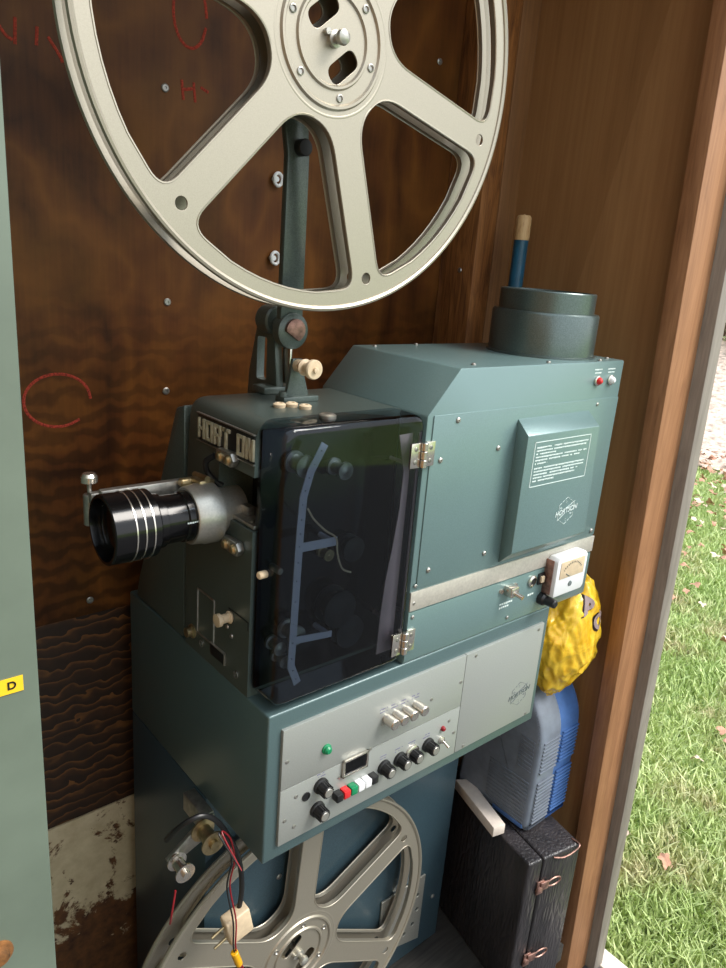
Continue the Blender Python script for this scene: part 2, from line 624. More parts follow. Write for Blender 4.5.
def screw(mb, p, axis, r=.004, h=.002):
    mb.lathe(p, axis, [(0, 0), (0, r), (h * .5, r), (h, r * .6), (h, r * .25), (h * .6, r * .25), (h * .6, 0)], 12)

def screws(items, axis, r, h, mat, parent, name='screw'):
    first = None
    for p in items:
        if first is None:
            mb = MB(); screw(mb, p, axis, r, h)
            first = mb.build(name, mat, parent); p0 = Vector(p)
        else:
            c = first.copy(); COL.objects.link(c); c.parent = parent
            c.location = first.location + (Vector(p) - p0)

def boolean_cut(o, mbc):
    """cut a world-space shape out of a finished part, then forget the cutter"""
    me = bpy.data.meshes.new('cut')
    org = wloc(o)
    for v in mbc.bm.verts: v.co -= org
    mbc.bm.to_mesh(me); mbc.bm.free()
    c = bpy.data.objects.new('cut', me)
    COL.objects.link(c)
    c.location = org
    md = o.modifiers.new('b', 'BOOLEAN'); md.object = c; md.operation = 'DIFFERENCE'; md.solver = 'EXACT'
    bpy.context.view_layer.update()
    dg = bpy.context.evaluated_depsgraph_get()
    new = bpy.data.meshes.new_from_object(o.evaluated_get(dg))
    o.modifiers.clear()
    o.data = new
    bpy.data.objects.remove(c)
    try: new.set_sharp_from_angle(angle=math.radians(35))
    except Exception: pass

# ================================================================== THE SHED
FZ = -.74
XR = .912
struct('floor', MB().box((-.85, -.045, FZ - .05), (.905, .56, FZ)), M['floor'], 'dark dusty floor boards of the shed')
struct('ceiling', MB().box((-.85, -.2, 1.82), (XR + .12, .6, 1.86)), M['corner_wood2'], 'board ceiling of the shed')
struct('wall_back', MB().box((-.85, .52, .208), (.80, .532, 1.82), .0015), M['wall_up'], 'dark stained plywood sheet forming the upper rear wall')
struct('wall_back_lower', MB().box((-.85, .534, FZ), (.80, .55, .26)), M['wall_low'], 'wavy grained plywood behind the lower rear wall')
w = MB().box((-.56, .528, FZ), (.3, .5335, -.25), .001)
struct('trim_1', w, M['peel'], 'old board with peeling white paint low on the rear wall')
struct('wall_left', MB().box((-.87, -.14, FZ), (-.83, .56, 1.82)), M['right_ply'], 'left side wall of the shed')
LEAN = .054
def lx(x, z):
    return x + (.46 - z) * LEAN
# right wall: upright at the corner, slightly splayed towards the bottom at the door
t = MB()
tb = t.bm
vs = []
for yy, f in ((.55, 0.), (.0, 1.)):
    for zz in (FZ, 1.82):
        for dx in (0, .016):
            x = XR + dx + f * max(-.06, (.46 - zz) * LEAN * .6)
            vs.append(tb.verts.new((x, yy, zz)))
for f in ((0, 1, 3, 2), (4, 6, 7, 5), (0, 2, 6, 4), (1, 5, 7, 3), (0, 4, 5, 1), (2, 3, 7, 6)):
    tb.faces.new([vs[i] for i in f])
bmesh.ops.recalc_face_normals(tb, faces=tb.faces)
struct('wall_right', t, M['right_ply'], 'smooth brown plywood side wall')
struct('trim_2', MB().box((.783, .414, FZ), (.842, .519, 1.82), .002), M['corner_wood'], 'rough grained corner post between rear and side wall')
struct('trim_3', MB().box((.8425, .412, FZ), (.9105, .519, 1.82), .002), M['corner_wood2'], 'smooth brown stud beside the corner post')
def leaning(x0, x1, y0, y1, z0, z1, bev=.002):
    poly = [(lx(x0, z0), y0, z0), (lx(x1, z0), y0, z0), (lx(x1, z1), y0, z1), (lx(x0, z1), y0, z1)]
    return MB().prism(poly, (0, y1 - y0, 0), bev)
struct('trim_4', leaning(.869, .965, -.05, -.014, -.948, 1.82), M['post'], 'orange brown timber post at the open edge of the shed')
struct('trim_5', leaning(.9655, 1.008, -.076, .10, -.948, 1.82), M['cladding'], 'weathered grey outer cladding board')

struct('shading_door', MB().box((-.90, -2.1, FZ), (-.865, -.15, 1.95), .003), M['right_ply'], 'brown wooden door added out of view on the left to block sky light')  # unseen, added to keep front-left sky light off the left-facing sides

# wall screws and hooks
def wall_screw(x, z, i):
    mb = MB().lathe((x, .5199, z), (0, -1, 0), [(0, 0), (0, .0065), (.0015, .0068), (.0028, .005), (.0028, .0026), (.001, .002), (.001, 0)], 16)
    o = mb.build('screw', M['steel'])
    return o
sc = [(.095, 1.132, 'small steel screw in the rear wall, level with the upper reel spokes'),
      (.098, .787, 'small steel screw in the rear wall below the upper reel rim'),
      (.095, .626, 'small steel screw in the rear wall just above the projector head, left side'),
      (-.059, .238, 'small steel screw near the bottom edge of the upper plywood sheet'),
      (.72, 1.30, 'small steel screw high on the rear wall beside the corner post')]
for i, (x, z, lb) in enumerate(sc):
    tag(wall_screw(x, z, i), lb, 'screw', 'screws in the rear plywood wall')
for z, lb in ((1.018, 'upper white cable clip on the rear wall beside the reel arm'), (.876, 'lower white cable clip on the rear wall beside the reel arm')):
    h = MB()
    pts = [(.319 + .009 * math.cos(a), .512, z + .011 * math.sin(a)) for a in [k * PI / 8 for k in range(-5, 12)]]
    h.tube([(p[0], p[1], p[2]) for p in pts], .0032, 8)
    h.cyl((.314, .519, z), (.314, .508, z), .005, n=12)
    tag(h.build('cable_clip', M['white']), lb, 'clip')
for (x, y_, z, n_) in ((.783, .455, .88, 0), (.783, .47, 1.08, 1)):
    mb = MB().lathe((x, y_, z), (-1, 0, 0), [(0, 0), (0, .006), (.002, .0045), (.002, 0)], 14)
    tag(mb.build('screw', M['steel']), ('lower' if n_ == 0 else 'upper') + ' small screw head in the grained corner post', 'screw', 'screws in the corner post')

# red chalk scribbles on the rear wall
def scrib(name, strokes, label):
    mb = MB()
    for s in strokes:
        mb.tube([(x, .5198, z) for x, z in s], .0026, 5, smooth=True)
    o = mb.build(name, M['red_chalk'])
    for v in o.data.vertices: v.co.y *= .25
    return tag(o, label, 'chalk mark', 'red chalk marks on the rear wall')
scrib('chalk_scribble', [[(-.165, 1.175), (-.150, 1.155), (-.140, 1.15)], [(-.135, 1.18), (-.137, 1.145)], [(-.105, 1.175), (-.107, 1.15)], [(-.09, 1.165), (-.075, 1.145), (-.07, 1.135)]],
      'red chalk strokes on the rear wall at the far upper left')
scrib('chalk_scribble', [[(.125, 1.15), (.128, 1.12)], [(.125, 1.135), (.145, 1.14)], [(.147, 1.15), (.15, 1.12)], [(.16, 1.145), (.175, 1.14)]],
      'red chalk strokes on the rear wall seen through the reel window')
scrib('chalk_scribble', [[(.14 + .03 * math.cos(a), 1.25 + .05 * math.sin(a)) for a in [k * .5 for k in range(13)]]],
      'looping red chalk line high on the rear wall behind the reel')
scrib('chalk_scribble', [[(-.10 + .055 * math.cos(a), .62 + .045 * math.sin(a)) for a in [k * .45 for k in range(13)]]],
      'faint red chalk ring low on the rear wall near the green cabinet')

# ================================================================== GREEN CABINET (left)
g = thing('metal_cabinet', (-.47, .2, FZ), 'tall grey-green painted metal cabinet at the left edge, with a yellow label', 'cabinet')
MB().box((-.80, .012, FZ), (-.304, .42, 1.55), .003).build('body', M['green_paint'], g)
MB().box((-.795, -.004, FZ + .02), (-.302, .012, 1.54), .003).build('door_panel', M['green_paint'], g)
lt = MB().box((-.375, -.0052, .4225), (-.3185, -.0042, .4405), mat=Matrix.Rotation(0, 4, 'X')).build('label_tape', M['yellow_tape'], g)
mb = MB(); mb.mesh(text_mesh('D', .0125, .0003, bold=.0003), frame_m((-.330, -.0056, .4315), (1, 0, 0), (0, 0, 1)))
mb.build('letter', M['black'], lt)
MB().lathe((-.366, -.004, .088), (0, -1, 0), [(0, 0), (0, .017), (.003, .017), (.004, .012), (.010, .011), (.012, .008), (.012, 0)], 24).build('lock', M['rust'], g)

# ================================================================== PEDESTAL
W, H, D = .66, .2602, .4766
YP = .175
ped = thing('projector_pedestal', (.33, .32, FZ), 'tall dark blue-green steel pedestal carrying the projector, behind the lower reel', 'pedestal')
MB().box((.0, YP, FZ), (.662, D, -.001), .003).build('body', M['pedestal'], ped)
screws([(x, YP, z) for x, z in ((.19, -.10), (.43, -.13), (.42, -.33), (.16, -.26), (.63, -.60))], (0, -1, 0), .006, .003, M['steel'], ped)
# perforated bracket
holes = [circle(x, z, .0065, 14) for x, z in ((.568, -.555), (.545, -.58), (.572, -.60), (.53, -.615), (.562, -.64), (.50, -.635), (.535, -.655))]
pl = curve_plate([[(.45, -.505), (.588, -.505), (.588, -.70), (.45, -.66)]] + holes, .0015, .0005, frame_m((0, YP - .003, 0), (1, 0, 0), (0, 0, 1)))
MB().mesh(pl).build('perforated_plate', M['alu'], ped)
# guide rollers on an arm
def roller_prof(r, L):
    return [(0, 0), (0, r), (.003, r), (.005, r * .62), (L - .005, r * .62), (L - .003, r), (L, r), (L, r * .42), (L + .006, r * .38), (L + .006, 0)]
def flange_roller(name, p, axis, r, L, mat, parent):
    o = MB().lathe(p, axis, roller_prof(r, L), 28).build(name, mat, parent)
    return o
br = MB()
br.prism([(-.002, .150, -.006), (-.016, .150, -.006), (-.086, .150, -.056), (-.080, .150, -.072), (-.002, .150, -.042)], (0, -.008, 0), .001)
br.box((-.022, .146, -.040), (-.0005, .215, -.004), .002)
arm_o = br.build('roller_arm', M['steel'], ped)
flange_roller('guide_roller', (-.024, .142, -.026), (0, -1, 0), .0205, .038, M['brass'], ped)
flange_roller('guide_roller', (-.070, .142, -.064), (0, -1, 0), .0165, .032, M['chrome'], ped)

# ================================================================== FILM REELS
def film_reel(name, cx, cy, cz, a0, label, gap=.034):
    """front flange face at y = cy, axis along Y"""
    Rr = .333
    t = thing(name, (cx, cy + gap / 2, cz), label, 'film reel', '16 mm style metal film reels')
    hw = .0225
    wins = []
    for k in range(6):
        am = math.radians(a0 + 60 * k + 30)
        def P(r, sgn):
            # point on the line parallel to a spoke edge at radius r
            th = math.radians(30)
            off = hw
            al = th - math.asin(min(.99, off / r))
            a = am + sgn * al
            return (r * math.cos(a), r * math.sin(a))
        ro, ri = .309, .100
        poly = [P(ri, -1), P(ro, -1)]
        al = math.radians(30) - math.asin(hw / ro)
        N = 12
        arc = [(ro * math.cos(am + u), ro * math.sin(am + u)) for u in [(-al + 2 * al * i / N) for i in range(1, N)]]
        poly = poly + arc + [P(ro, 1), P(ri, 1)]
        # round corners: build denser outline with large quadratic fillets
        c1 = rounded([P(ri, 1), P(ri, -1), P(ro, -1), arc[2]], [0, .034, .030, 0], 8)[1:-1]
        c2 = rounded([arc[-3], P(ro, 1), P(ri, 1), P(ri, -1)], [0, .030, .034, 0], 8)[1:-1]
        wins.append(c1 + arc[2:-2] + c2)
    rimh = []
    for k in range(6):
        a = math.radians(a0 + 60 * k)
        rimh.append(circle(.298 * math.cos(a), .298 * math.sin(a), .0085, 20))
    slots = []
    for s in (0, 1):
        a = math.radians(122 + 180 * s)
        ca, sa = math.cos(a), math.sin(a)
        out = []
        for (u, v) in rounded([(-.026, -.0125), (.026, -.0125), (.026, .0125), (-.026, .0125)], [.0125] * 4, 6):
            # slot long axis at 45 deg, centred .03 from the spindle
            d = math.radians(40)
            x = .033 * ca + u * math.cos(d) - v * math.sin(d)
            z = .033 * sa + u * math.sin(d) + v * math.cos(d)
            out.append((x, z))
        slots.append(out)
    for side in (0, 1):
        y = cy if side == 0 else cy + gap
        sg = -1 if side == 0 else 1
        mat4 = frame_m((cx, y, cz), (1, 0, 0), (0, 0, 1))
        me = curve_plate([circle(0, 0, Rr - .004, 160)] + wins + rimh + slots, .0007, .0006, mat4)
        mb = MB().mesh(me)
        # rolled lip round the rim (turns outward), collars turning inward round the windows
        mb.lathe((cx, y, cz), (0, sg, 0), [(-.0012, Rr - .008), (.003, Rr - .006), (.0048, Rr - .003), (.004, Rr), (.0, Rr + .0012), (-.0035, Rr)], 160, closed=True)
        for wpts in wins:
            P3 = [(cx + p[0], y, cz + p[1]) for p in wpts]
            mb.ribbon(P3, (0, -sg * .0075, 0))
            cen = (sum(p[0] for p in wpts) / len(wpts), sum(p[1] for p in wpts) / len(wpts))
            P4 = [(cx + p[0] * .992 + cen[0] * .008, y, cz + p[1] * .992 + cen[1] * .008) for p in wpts]
            mb.ribbon(P4, (0, -sg * .0075, 0))
            # beaded edge
            mb.tube([(q[0], q[1] + sg * .0005, q[2]) for q in P3 + [P3[0]]], .0017, 6, smooth=False)
        # pressed circular ridges round the hub
        for rr, hh, ww in ((.088, .0016, .003), (.077, .0042, .0045), (.054, .0042, .004)):
            mb.lathe((cx, y, cz), (0, sg, 0), [(.0008, rr - ww), (hh, rr - ww * .35), (hh, rr + ww * .35), (.0008, rr + ww)], 96)
        fl = mb.build('flange', M['reel'], t, 30)
        for k in range(6):
            a = math.radians(a0 - 3 + 60 * k)
            bs = MB().lathe((cx + .066 * math.cos(a), y + sg * .0006, cz + .066 * math.sin(a)), (0, sg, 0), [(0, .0052), (.0022, .005), (.0026, .0038), (.0008, .0026), (.0008, 0)], 16)
            bs.build('rivet', M['steel'], fl)
    hubm = MB().lathe((cx, cy + .002, cz), (0, 1, 0), [(0, .066), (0, .070), (gap - .004, .070), (gap - .004, .066)], 64, closed=True)
    hubm.build('hub_core', M['reel'], t)
    return t
UX, UY, UZ = .121, .10, 1.147
LX, LY, LZ = .178, .124, -.416
film_reel('film_reel', UX, UY, UZ, -14.0, 'large silver film reel mounted above the projector head')
film_reel('film_reel', LX, LY, LZ, 26.0, 'silver film reel under the control console, in front of the pedestal')

def spindle(p, L, r, parent, knob=True):
    # p: front end point, runs +y by L
    mb = MB().lathe(p, (0, 1, 0), [(0, 0), (.001, .005), (.003, .0085), (.007, .0095), (.011, .0085), (.014, .006), (.019, .006), (.020, .010), (.026, .010), (.027, .006), (L, r), (L, 0)], 32)
    mb.lathe((p[0] - .012, p[1] + .018, p[2] + .004), (0, 1, 0), [(0, 0), (0, .0045), (.01, .0045), (.01, 0)], 12)
    return mb.build('spindle', M['alu'], parent)
spindle((LX, LY - .027, LZ), YP - LY + .027, .0055, ped)

# ================================================================== CONSOLE
con = thing('control_console', (.33, .24, 0), 'wide teal console cabinet with brushed control panel, between pedestal and projector', 'console')
MB().box((0, 0, .0), (W, D, H), .0035, 3).build('cabinet', M['console'], con)
mb = MB().box((-.0008, .003, .128), (.0002, D - .003, .1287))
# control panel plates
p1, p2, q1, q2, pd_, ps_ = .023, .6403, .0264, .2319, .4137, .1269
pnl = MB()
pnl.box((p1, -.006, q1), (pd_ - .0006, .001, ps_ - .0004), .0008)
pnl.box((p1, -.006, ps_ + .0004), (pd_ - .0006, .001, q2), .0008)
front = pnl.build('control_panel', M['panel'], con)
MB().box((pd_ + .0006, -.006, q1), (p2, .001, q2), .0008).build('blank_panel', M['panel'], con)
PY = -.006
def knob(x, z, r=.0095, L=.021, skirt=False):
    k = MB()
    k.lathe((x, PY, z), (0, -1, 0), [(0, 0), (0, r * 1.28), (.004, r * 1.25), (.0055, r), (L, r * .9), (L + .001, r * .82), (L + .001, 0)], 28)
    for i in range(14):
        a = 2 * PI * i / 14
        c, s = math.cos(a), math.sin(a)
        k.box((-.0009, -.0009, .005), (.0009, .0009, L - .001), mat=frame_m((x + c * r * .97, PY, z + s * r * .97), (c, 0, s), (-s, 0, c)) @ Matrix.Rotation(0, 4, 'Z'))
    ko = k.build('knob', M['black'], con)
    MB().lathe((x, PY - L - .0008, z), (0, -1, 0), [(0, 0), (0, r * .72), (.0008, r * .66), (.0008, 0)], 24).build('knob_cap', M['alu'], ko)
    if skirt:
        MB().lathe((x, PY, z), (0, -1, 0), [(0, 0), (0, .0155), (.004, .0155), (.006, .012), (.006, 0)], 30).build('knob_ring', M['chrome'], ko)
    return ko
for x, z in ((.098, .104), (.094, .062)):
    knob(x, z, .0105)
for i, x in enumerate((.232, .268, .297, .336)):
    knob(x, .078, .0105, skirt=(i == 2))
for x in (.222, .243, .265, .289):
    k = MB().lathe((x + .004, PY, .176), (0, -1, 0), [(0, 0), (0, .0075), (.004, .0075), (.005, .0092), (.024, .0092), (.0255, .008), (.0255, .005), (.0245, 0)], 28)
    o = k.build('silver_knob', M['chrome'], con)
    o['label'] = 'short silver rotary knob'
# push button row
cols = ['black', 'red', 'green', 'white', 'white', 'black']
for i, c in enumerate(cols):
    x = .1235 + i * .0148
    o = MB().box((x, PY - .014, .0655), (x + .0128, PY + .001, .0795), .0015).build('push_button', M[c], con)
    o['label'] = c + ' push button'
# level meter
mt = MB()
for (a, b) in (((.139, .100), (.192, .104)), ((.139, .128), (.192, .132)), ((.139, .100), (.143, .132)), ((.188, .100), (.192, .132))):
    mt.box((a[0], PY - .005, a[1] - .001), (b[0], PY, b[1] - .001), .001)
mo = mt.build('level_meter', M['chrome'], con)
MB().box((.142, PY - .002, .102), (.189, PY - .0002, .128)).build('meter_dial', M['black'], mo)
nn = MB().box((.146, PY - .0026, .117), (.185, PY - .002, .1195)).box((.150, PY - .0026, .109), (.162, PY - .002, .1135)).tube([(.166, PY - .003, .104), (.172, PY - .003, .122)], .0006, 6)
nn.build('meter_scale', M['cream'], mo)
MB().box((.1425, PY - .0042, .1025), (.1885, PY - .0036, .1275)).build('meter_glass', M['clear'], mo)
# green pilot lamp
o = MB().lathe((.1045, PY, .168), (0, -1, 0), [(0, 0), (0, .0085), (.002, .0085), (.003, .0072), (.006, .0068), (.009, .004), (.0095, 0)], 24).build('pilot_lamp', M['green'], con)
o['label'] = 'green pilot lamp'
# jack, toggles, small screws
o = MB().lathe((.071, PY, .096), (0, -1, 0), [(0, 0), (0, .0078), (.0015, .0075), (.0015, .0056), (.0003, .0054), (.0003, 0)], 24).build('jack_socket', M['black'], con)
tg = MB().lathe((.371, PY, .0735), (0, -1, 0), [(0, 0), (0, .0068), (.003, .0068), (.004, .0045), (.0065, .0045), (.0065, 0)], 20)
tg.cyl((.371, PY - .005, .0735), (.374, PY - .017, .066), .0019, .0027, n=12)
tg.build('toggle_switch', M['chrome'], con)
MB().lathe((.371, PY, .0975), (0, -1, 0), [(0, 0), (0, .0048), (.004, .0045), (.006, .003), (.006, 0)], 16).build('indicator_lamp', M['rope_red'], con)
screws([(x, PY, z) for x, z in ((.032, .176), (.052, .105), (.033, .070), (.051, .050), (.221, .1655), (.333, .171), (.387, .107), (.4045, .075), (.406, .180), (.437, .032), (.439, .2225), (.6235, .222), (.6245, .031), (.1355, .1015), (.1975, .1275))], (0, -1, 0), .0034, .0012, M['steel'], con)
# engraved captions (too small in the photograph to read: short broken strokes)
mb = MB()
def stroke_line(mb, p, ux, uz, L, h, y, dens=.75, rnd=random):
    x = 0
    while x < L:
        w_ = rnd.uniform(.7, 1.7) * h
        if rnd.random() < dens:
            a = Vector(p) + Vector(ux) * x
            hh = h * rnd.uniform(.7, 1.0)
            t_ = MB().box((0, -.0002, 0), (min(w_, L - x), .0002, hh), mat=frame_m(a, ux, uz) @ Matrix.Rotation(PI / 2, 4, 'X') @ Matrix.Rotation(0, 4, 'Z'))
            me = bpy.data.meshes.new('s'); t_.bm.to_mesh(me); t_.bm.free()
            mb.mesh(me); bpy.data.meshes.remove(me)
        x += w_ + h * .35
for x in (.212, .236, .258, .283):
    for dz in (0, .0055):
        mb = MB(); stroke_line(mb, (x, PY - .0001, .1905 + dz), (1, 0, 0), (0, 0, 1), .017, .0022, 0); mb.build('caption', M['ink_v'], con)
for x in (.222, .256, .287, .322, .090):
    for dz in (0, .005):
        mb = MB(); stroke_line(mb, (x, PY - .0001, (.0965 if x > .1 else .1215) + dz), (1, 0, 0), (0, 0, 1), .017, .0018, 0); mb.build('caption', M['ink_v'], con)
# maker's emblem
def emblem(cx, cy_, cz, size, mat, parent):
    mb = MB()
    R_ = size * .5
    for k in range(6):
        a = math.radians(60 * k + 30)
        b = math.radians(60 * k + 90)
        for (u, v) in ((0, .28), (.40, .60), (.72, 1)):
            p = [(cx + R_ * (math.cos(a) * (1 - w_) + math.cos(b) * w_), cy_, cz + R_ * (math.sin(a) * (1 - w_) + math.sin(b) * w_)) for w_ in (u, v)]
            mb.tube(p, size * .008, 4, smooth=False)
        for rr in (.55, .68):
            mb.tube([(cx + R_ * rr * math.cos(a), cy_, cz + R_ * rr * math.sin(a)), (cx + R_ * (rr + .09) * math.cos(a + .2), cy_, cz + R_ * (rr + .09) * math.sin(a + .2))], size * .007, 4, smooth=False)
    mb.tube([(cx - R_ * .9, cy_, cz - R_ * .62), (cx - R_ * .1, cy_, cz - R_ * .18)], size * .008, 4, smooth=False)
    mb.tube([(cx - R_ * .1, cy_, cz + R_ * .16), (cx + R_ * .95, cy_, cz + R_ * .60)], size * .008, 4, smooth=False)
    mb.mesh(text_mesh('HORTSON', size * .26, .0002, bold=.00012, shear=.3), frame_m((cx, cy_ - .0003, cz), (1, 0, .12), (-.12, 0, 1)))
    return mb.build('maker_emblem', mat, parent)
emblem(.590, PY - .0003, .090, .052, M['ink_d'], con)

# ================================================================== LAMPHOUSE
l0, l1, l2, lz2, lz, yb, s1, s2, sm = .2579, .3193, .7715, .6735, .743, .2584, .3896, .3564, .6744
lam = thing('lamphouse', (.5, .13, H), 'large teal lamphouse with sloping shoulder and round chimney on the console', 'lamphouse')
hb = H + .0005
body = MB().prism([(l0, 0, hb), (l2, 0, hb), (l2, 0, lz), (l1, 0, lz), (l0, 0, lz2)], (0, yb, 0), .0025)
body.build('housing', M['teal'], lam)
# service panel seam, trim strip
MB().box((l0 + .012, -.0022, s1 + .004), (l2 - .002, .0002, sm), .001).build('service_panel', M['teal'], lam)
MB().box((l0 + .001, -.003, s2), (l2 + .0008, .0002, s1), .0008).build('trim_strip', M['strip'], lam)
MB().box((l0 + .001, -.0015, hb + .004), (l2 - .001, .0002, s2 - .003), .0006).build('lower_panel', M['teal'], lam)
screws([(x, -.0022, z) for x, z in ((.322, .664), (.292, .604), (.427, .609), (.427, .423), (.292, .422), (.755, .404))], (0, -1, 0), .0045, .003, M['steel'], lam)
screws([(x, -.002, z) for x, z in ((.267, .400), (.268, .345), (.52, .275), (.267, .37), (.700, .664))], (0, -1, 0), .0035, .002, M['steel'], lam)
screws([(x, y_, lz) for x, y_ in ((.35, .235), (.46, .245), (.37, .022), (.55, .012), (.70, .008), (.75, .025))], (0, 0, 1), .0042, .003, M['steel'], lam)
# ventilation box on the service panel
vb = MB()
t_ = bmesh.new()
A = [(.464, -.002, .402), (.700, -.002, .402), (.700, -.002, .654), (.464, -.002, .654)]
B = [(.464, -.032, .424), (.684, -.032, .424), (.672, -.032, .632), (.464, -.032, .632)]
A = [(.470, -.0015, .395), (.690, -.0015, .400), (.676, -.0015, .655), (.470, -.0015, .655)]
va = [t_.verts.new(p) for p in A]; vb_ = [t_.verts.new(p) for p in B]
t_.faces.new(va[::-1]); t_.faces.new(vb_)
for i in range(4):
    j = (i + 1) % 4
    t_.faces.new((va[i], va[j], vb_[j], vb_[i]))
bmesh.ops.recalc_face_normals(t_, faces=t_.faces)
bmesh.ops.bevel(t_, geom=list(t_.edges), offset=.0015, segments=2, profile=.5, affect='EDGES')
vb._add(t_)
cover = vb.build('vent_cover', M['teal'], lam)
txt = MB()
Yt = -.0322
x0, x1, z0, z1 = .486, .648, .541, .619
for a, b in (((x0, z0), (x1, z0)), ((x1, z0), (x1, z1)), ((x1, z1), (x0, z1)), ((x0, z1), (x0, z0))):
    txt.box((min(a[0], b[0]) - .0006, Yt - .0003, min(a[1], b[1]) - .0006), (max(a[0], b[0]) + .0006, Yt + .0002, max(a[1], b[1]) + .0006))
zz = .6105
for L in (.150, .145, .055, .148, .128, .034, None, .145, .145, .128, .120, .060):
    if L is None:
        zz -= .0028; continue
    stroke_line(txt, (x0 + .006, Yt - .0001, zz), (1, 0, 0), (0, 0, 1), L, .0027, 0, .92)
    zz -= .0056
txt.build('printed_notice', M['ink_w'], cover)
emblem(.607, Yt - .0002, .480, .052, M['ink_w'], cover)
# pilot lamps
for x, c, lb in ((.689, 'red', 'red indicator lamp'), (.732, 'white', 'clear indicator lamp')):
    r_ = MB().lathe((x, -.0001, .708), (0, -1, 0), [(0, 0), (0, .0095), (.003, .0095), (.004, .0075), (.004, 0)], 24).build('indicator_lamp', M['chrome'], lam)
    r_['label'] = lb
    MB().lathe((x, -.004, .708), (0, -1, 0), [(0, 0), (0, .007), (.004, .006), (.007, .003), (.0075, 0)], 20).build('lens_cap', M[c], r_)
for x in (.689, .732):
    mb = MB()
    stroke_line(mb, (x - .012, -.0002, .7295), (1, 0, 0), (0, 0, 1), .024, .0026, 0, .95)
    stroke_line(mb, (x - .010, -.0002, .7235), (1, 0, 0), (0, 0, 1), .020, .0026, 0, .95)
    mb.build('caption', M['ink_w'], lam)
mb = MB()
stroke_line(mb, (.492, -.0018, .309), (1, 0, 0), (0, 0, 1), .036, .004, 0, .95)
stroke_line(mb, (.492, -.0018, .302), (1, 0, 0), (0, 0, 1), .032, .004, 0, .95)
mb.build('caption', M['ink_w'], lam)
mb = MB()
stroke_line(mb, (.574, -.0018, .308), (1, 0, 0), (0, 0, 1), .018, .004, 0, .95)
mb.build('caption', M['ink_w'], lam)
# switch, socket, breaker, knob, voltmeter on the lower strip
sw = MB().box((.499, -.020, .325), (.521, -.001, .345), .003).cyl((.510, -.018, .333), (.514, -.034, .329), .0045, n=12)
sw.lathe((.490, -.0015, .335), (0, -1, 0), [(0, 0), (0, .005), (.004, .004), (.004, 0)], 14)
sw.lathe((.530, -.0015, .338), (0, -1, 0), [(0, 0), (0, .005), (.004, .004), (.004, 0)], 14)
sw.build('power_switch', M['chrome'], lam)
so = MB().lathe((.581, -.0015, .334), (0, -1, 0), [(0, 0), (0, .012), (.003, .0118), (.005, .008), (.0012, .0078), (.0012, 0)], 24).build('socket', M['chrome'], lam)
MB().lathe((.581, -.0028, .334), (0, -1, 0), [(0, 0), (0, .0072), (.0022, .006), (.0022, 0)], 20).build('socket_hole', M['black'], so)
bk = MB().box((.598, -.005, .322), (.616, -.001, .345), .001).build('breaker', M['black'], lam)
MB().box((.602, -.009, .327), (.612, -.004, .340), .001).build('breaker_lever', M['cream'], bk)
MB().lathe((.618, -.0015, .290), (0, -1, 0), [(0, 0), (0, .013), (.010, .0125), (.014, .009), (.034, .0085), (.036, .006), (.036, 0)], 24).build('black_knob', M['black'], lam)
vm = MB()
VX0, VX1, VZ0, VZ1 = .6195, .7175, .299, .379
vm.prism([(VX0, -.028, VZ0), (VX1 - .006, -.028, VZ0), (VX1, -.028, VZ0 + .007), (VX1, -.028, VZ1 - .008), (VX1 - .008, -.028, VZ1), (VX0 + .007, -.028, VZ1), (VX0, -.028, VZ1 - .008)], (0, .028 - .0035, 0), .0025)
vmo = vm.build('voltmeter', M['white'], lam)
MB().box((VX0 + .010, -.0292, VZ0 + .036), (VX1 - .010, -.0275, VZ1 - .009), .0006).build('dial', M['cream'], vmo)
dl = MB()
cxd, czd = (VX0 + VX1) / 2, VZ0 + .030
for k in range(13):
    a = math.radians(40 + 100 * k / 12)
    dl.tube([(cxd + .034 * math.cos(a), -.0298, czd + .034 * math.sin(a)), (cxd + .038 * math.cos(a), -.0298, czd + .038 * math.sin(a))], .0005, 4, smooth=False)
dl.tube([(cxd - .02, -.0298, VZ0 + .045), (cxd - .008, -.0298, VZ0 + .038)], .0008, 5, smooth=False)
dl.lathe((cxd, -.028, VZ0 + .020), (0, -1, 0), [(0, 0), (0, .006), (.0015, .005), (.0015, 0)], 16)
dl.build('needle_and_scale', M['ink_d'], vmo)
vm2 = MB().box((VX0 - .003, -.020, VZ0 + .004), (VX0 - .0003, -.001, VZ1 - .006), .001)
vm2.build('meter_shroud', M['copper'], lam)
# chimney
CX, CY = .665, .117
MB().lathe((CX, CY, lz), (0, 0, 1), [(0, .102), (.003, .102), (.004, .0985), (.074, .0985), (.078, .0965), (.0785, .088), (.113, .088), (.115, .0865), (.115, .082), (.04, .082), (.04, 0)], 96).build('chimney', M['chimney'], lam)

# ================================================================== PROJECTOR HEAD
hd = thing('film_projector', (.13, .15, H), 'dark green projector mechanism with black lens and smoked cover, left of the lamphouse', 'projector')
HY0, HY1, HZ = .058, .252, .674
hm = MB()
# box with generous rounding on the upper front edge
prof = rounded([(0.0, hb), (l0 - .0012, hb), (l0 - .0012, HZ), (0.0, HZ)], [0, 0, 0, .03], 8)
hm.prism([(p[0], HY0, p[1]) for p in prof], (0, HY1 - HY0, 0), 0)
bmh = hm.bm
ed = [e for e in bmh.edges if all(abs(v.co.y - HY1) < 1e-5 for v in e.verts) and min(v.co.z for v in e.verts) > .6]
bmesh.ops.bevel(bmh, geom=ed, offset=.016, segments=4, profile=.5, affect='EDGES')
head = hm.build('head_casting', M['teal_dark'], hd, 40)
boolean_cut(head, MB().box((-.02, .0, .520), (.10, .152, .598), .003))
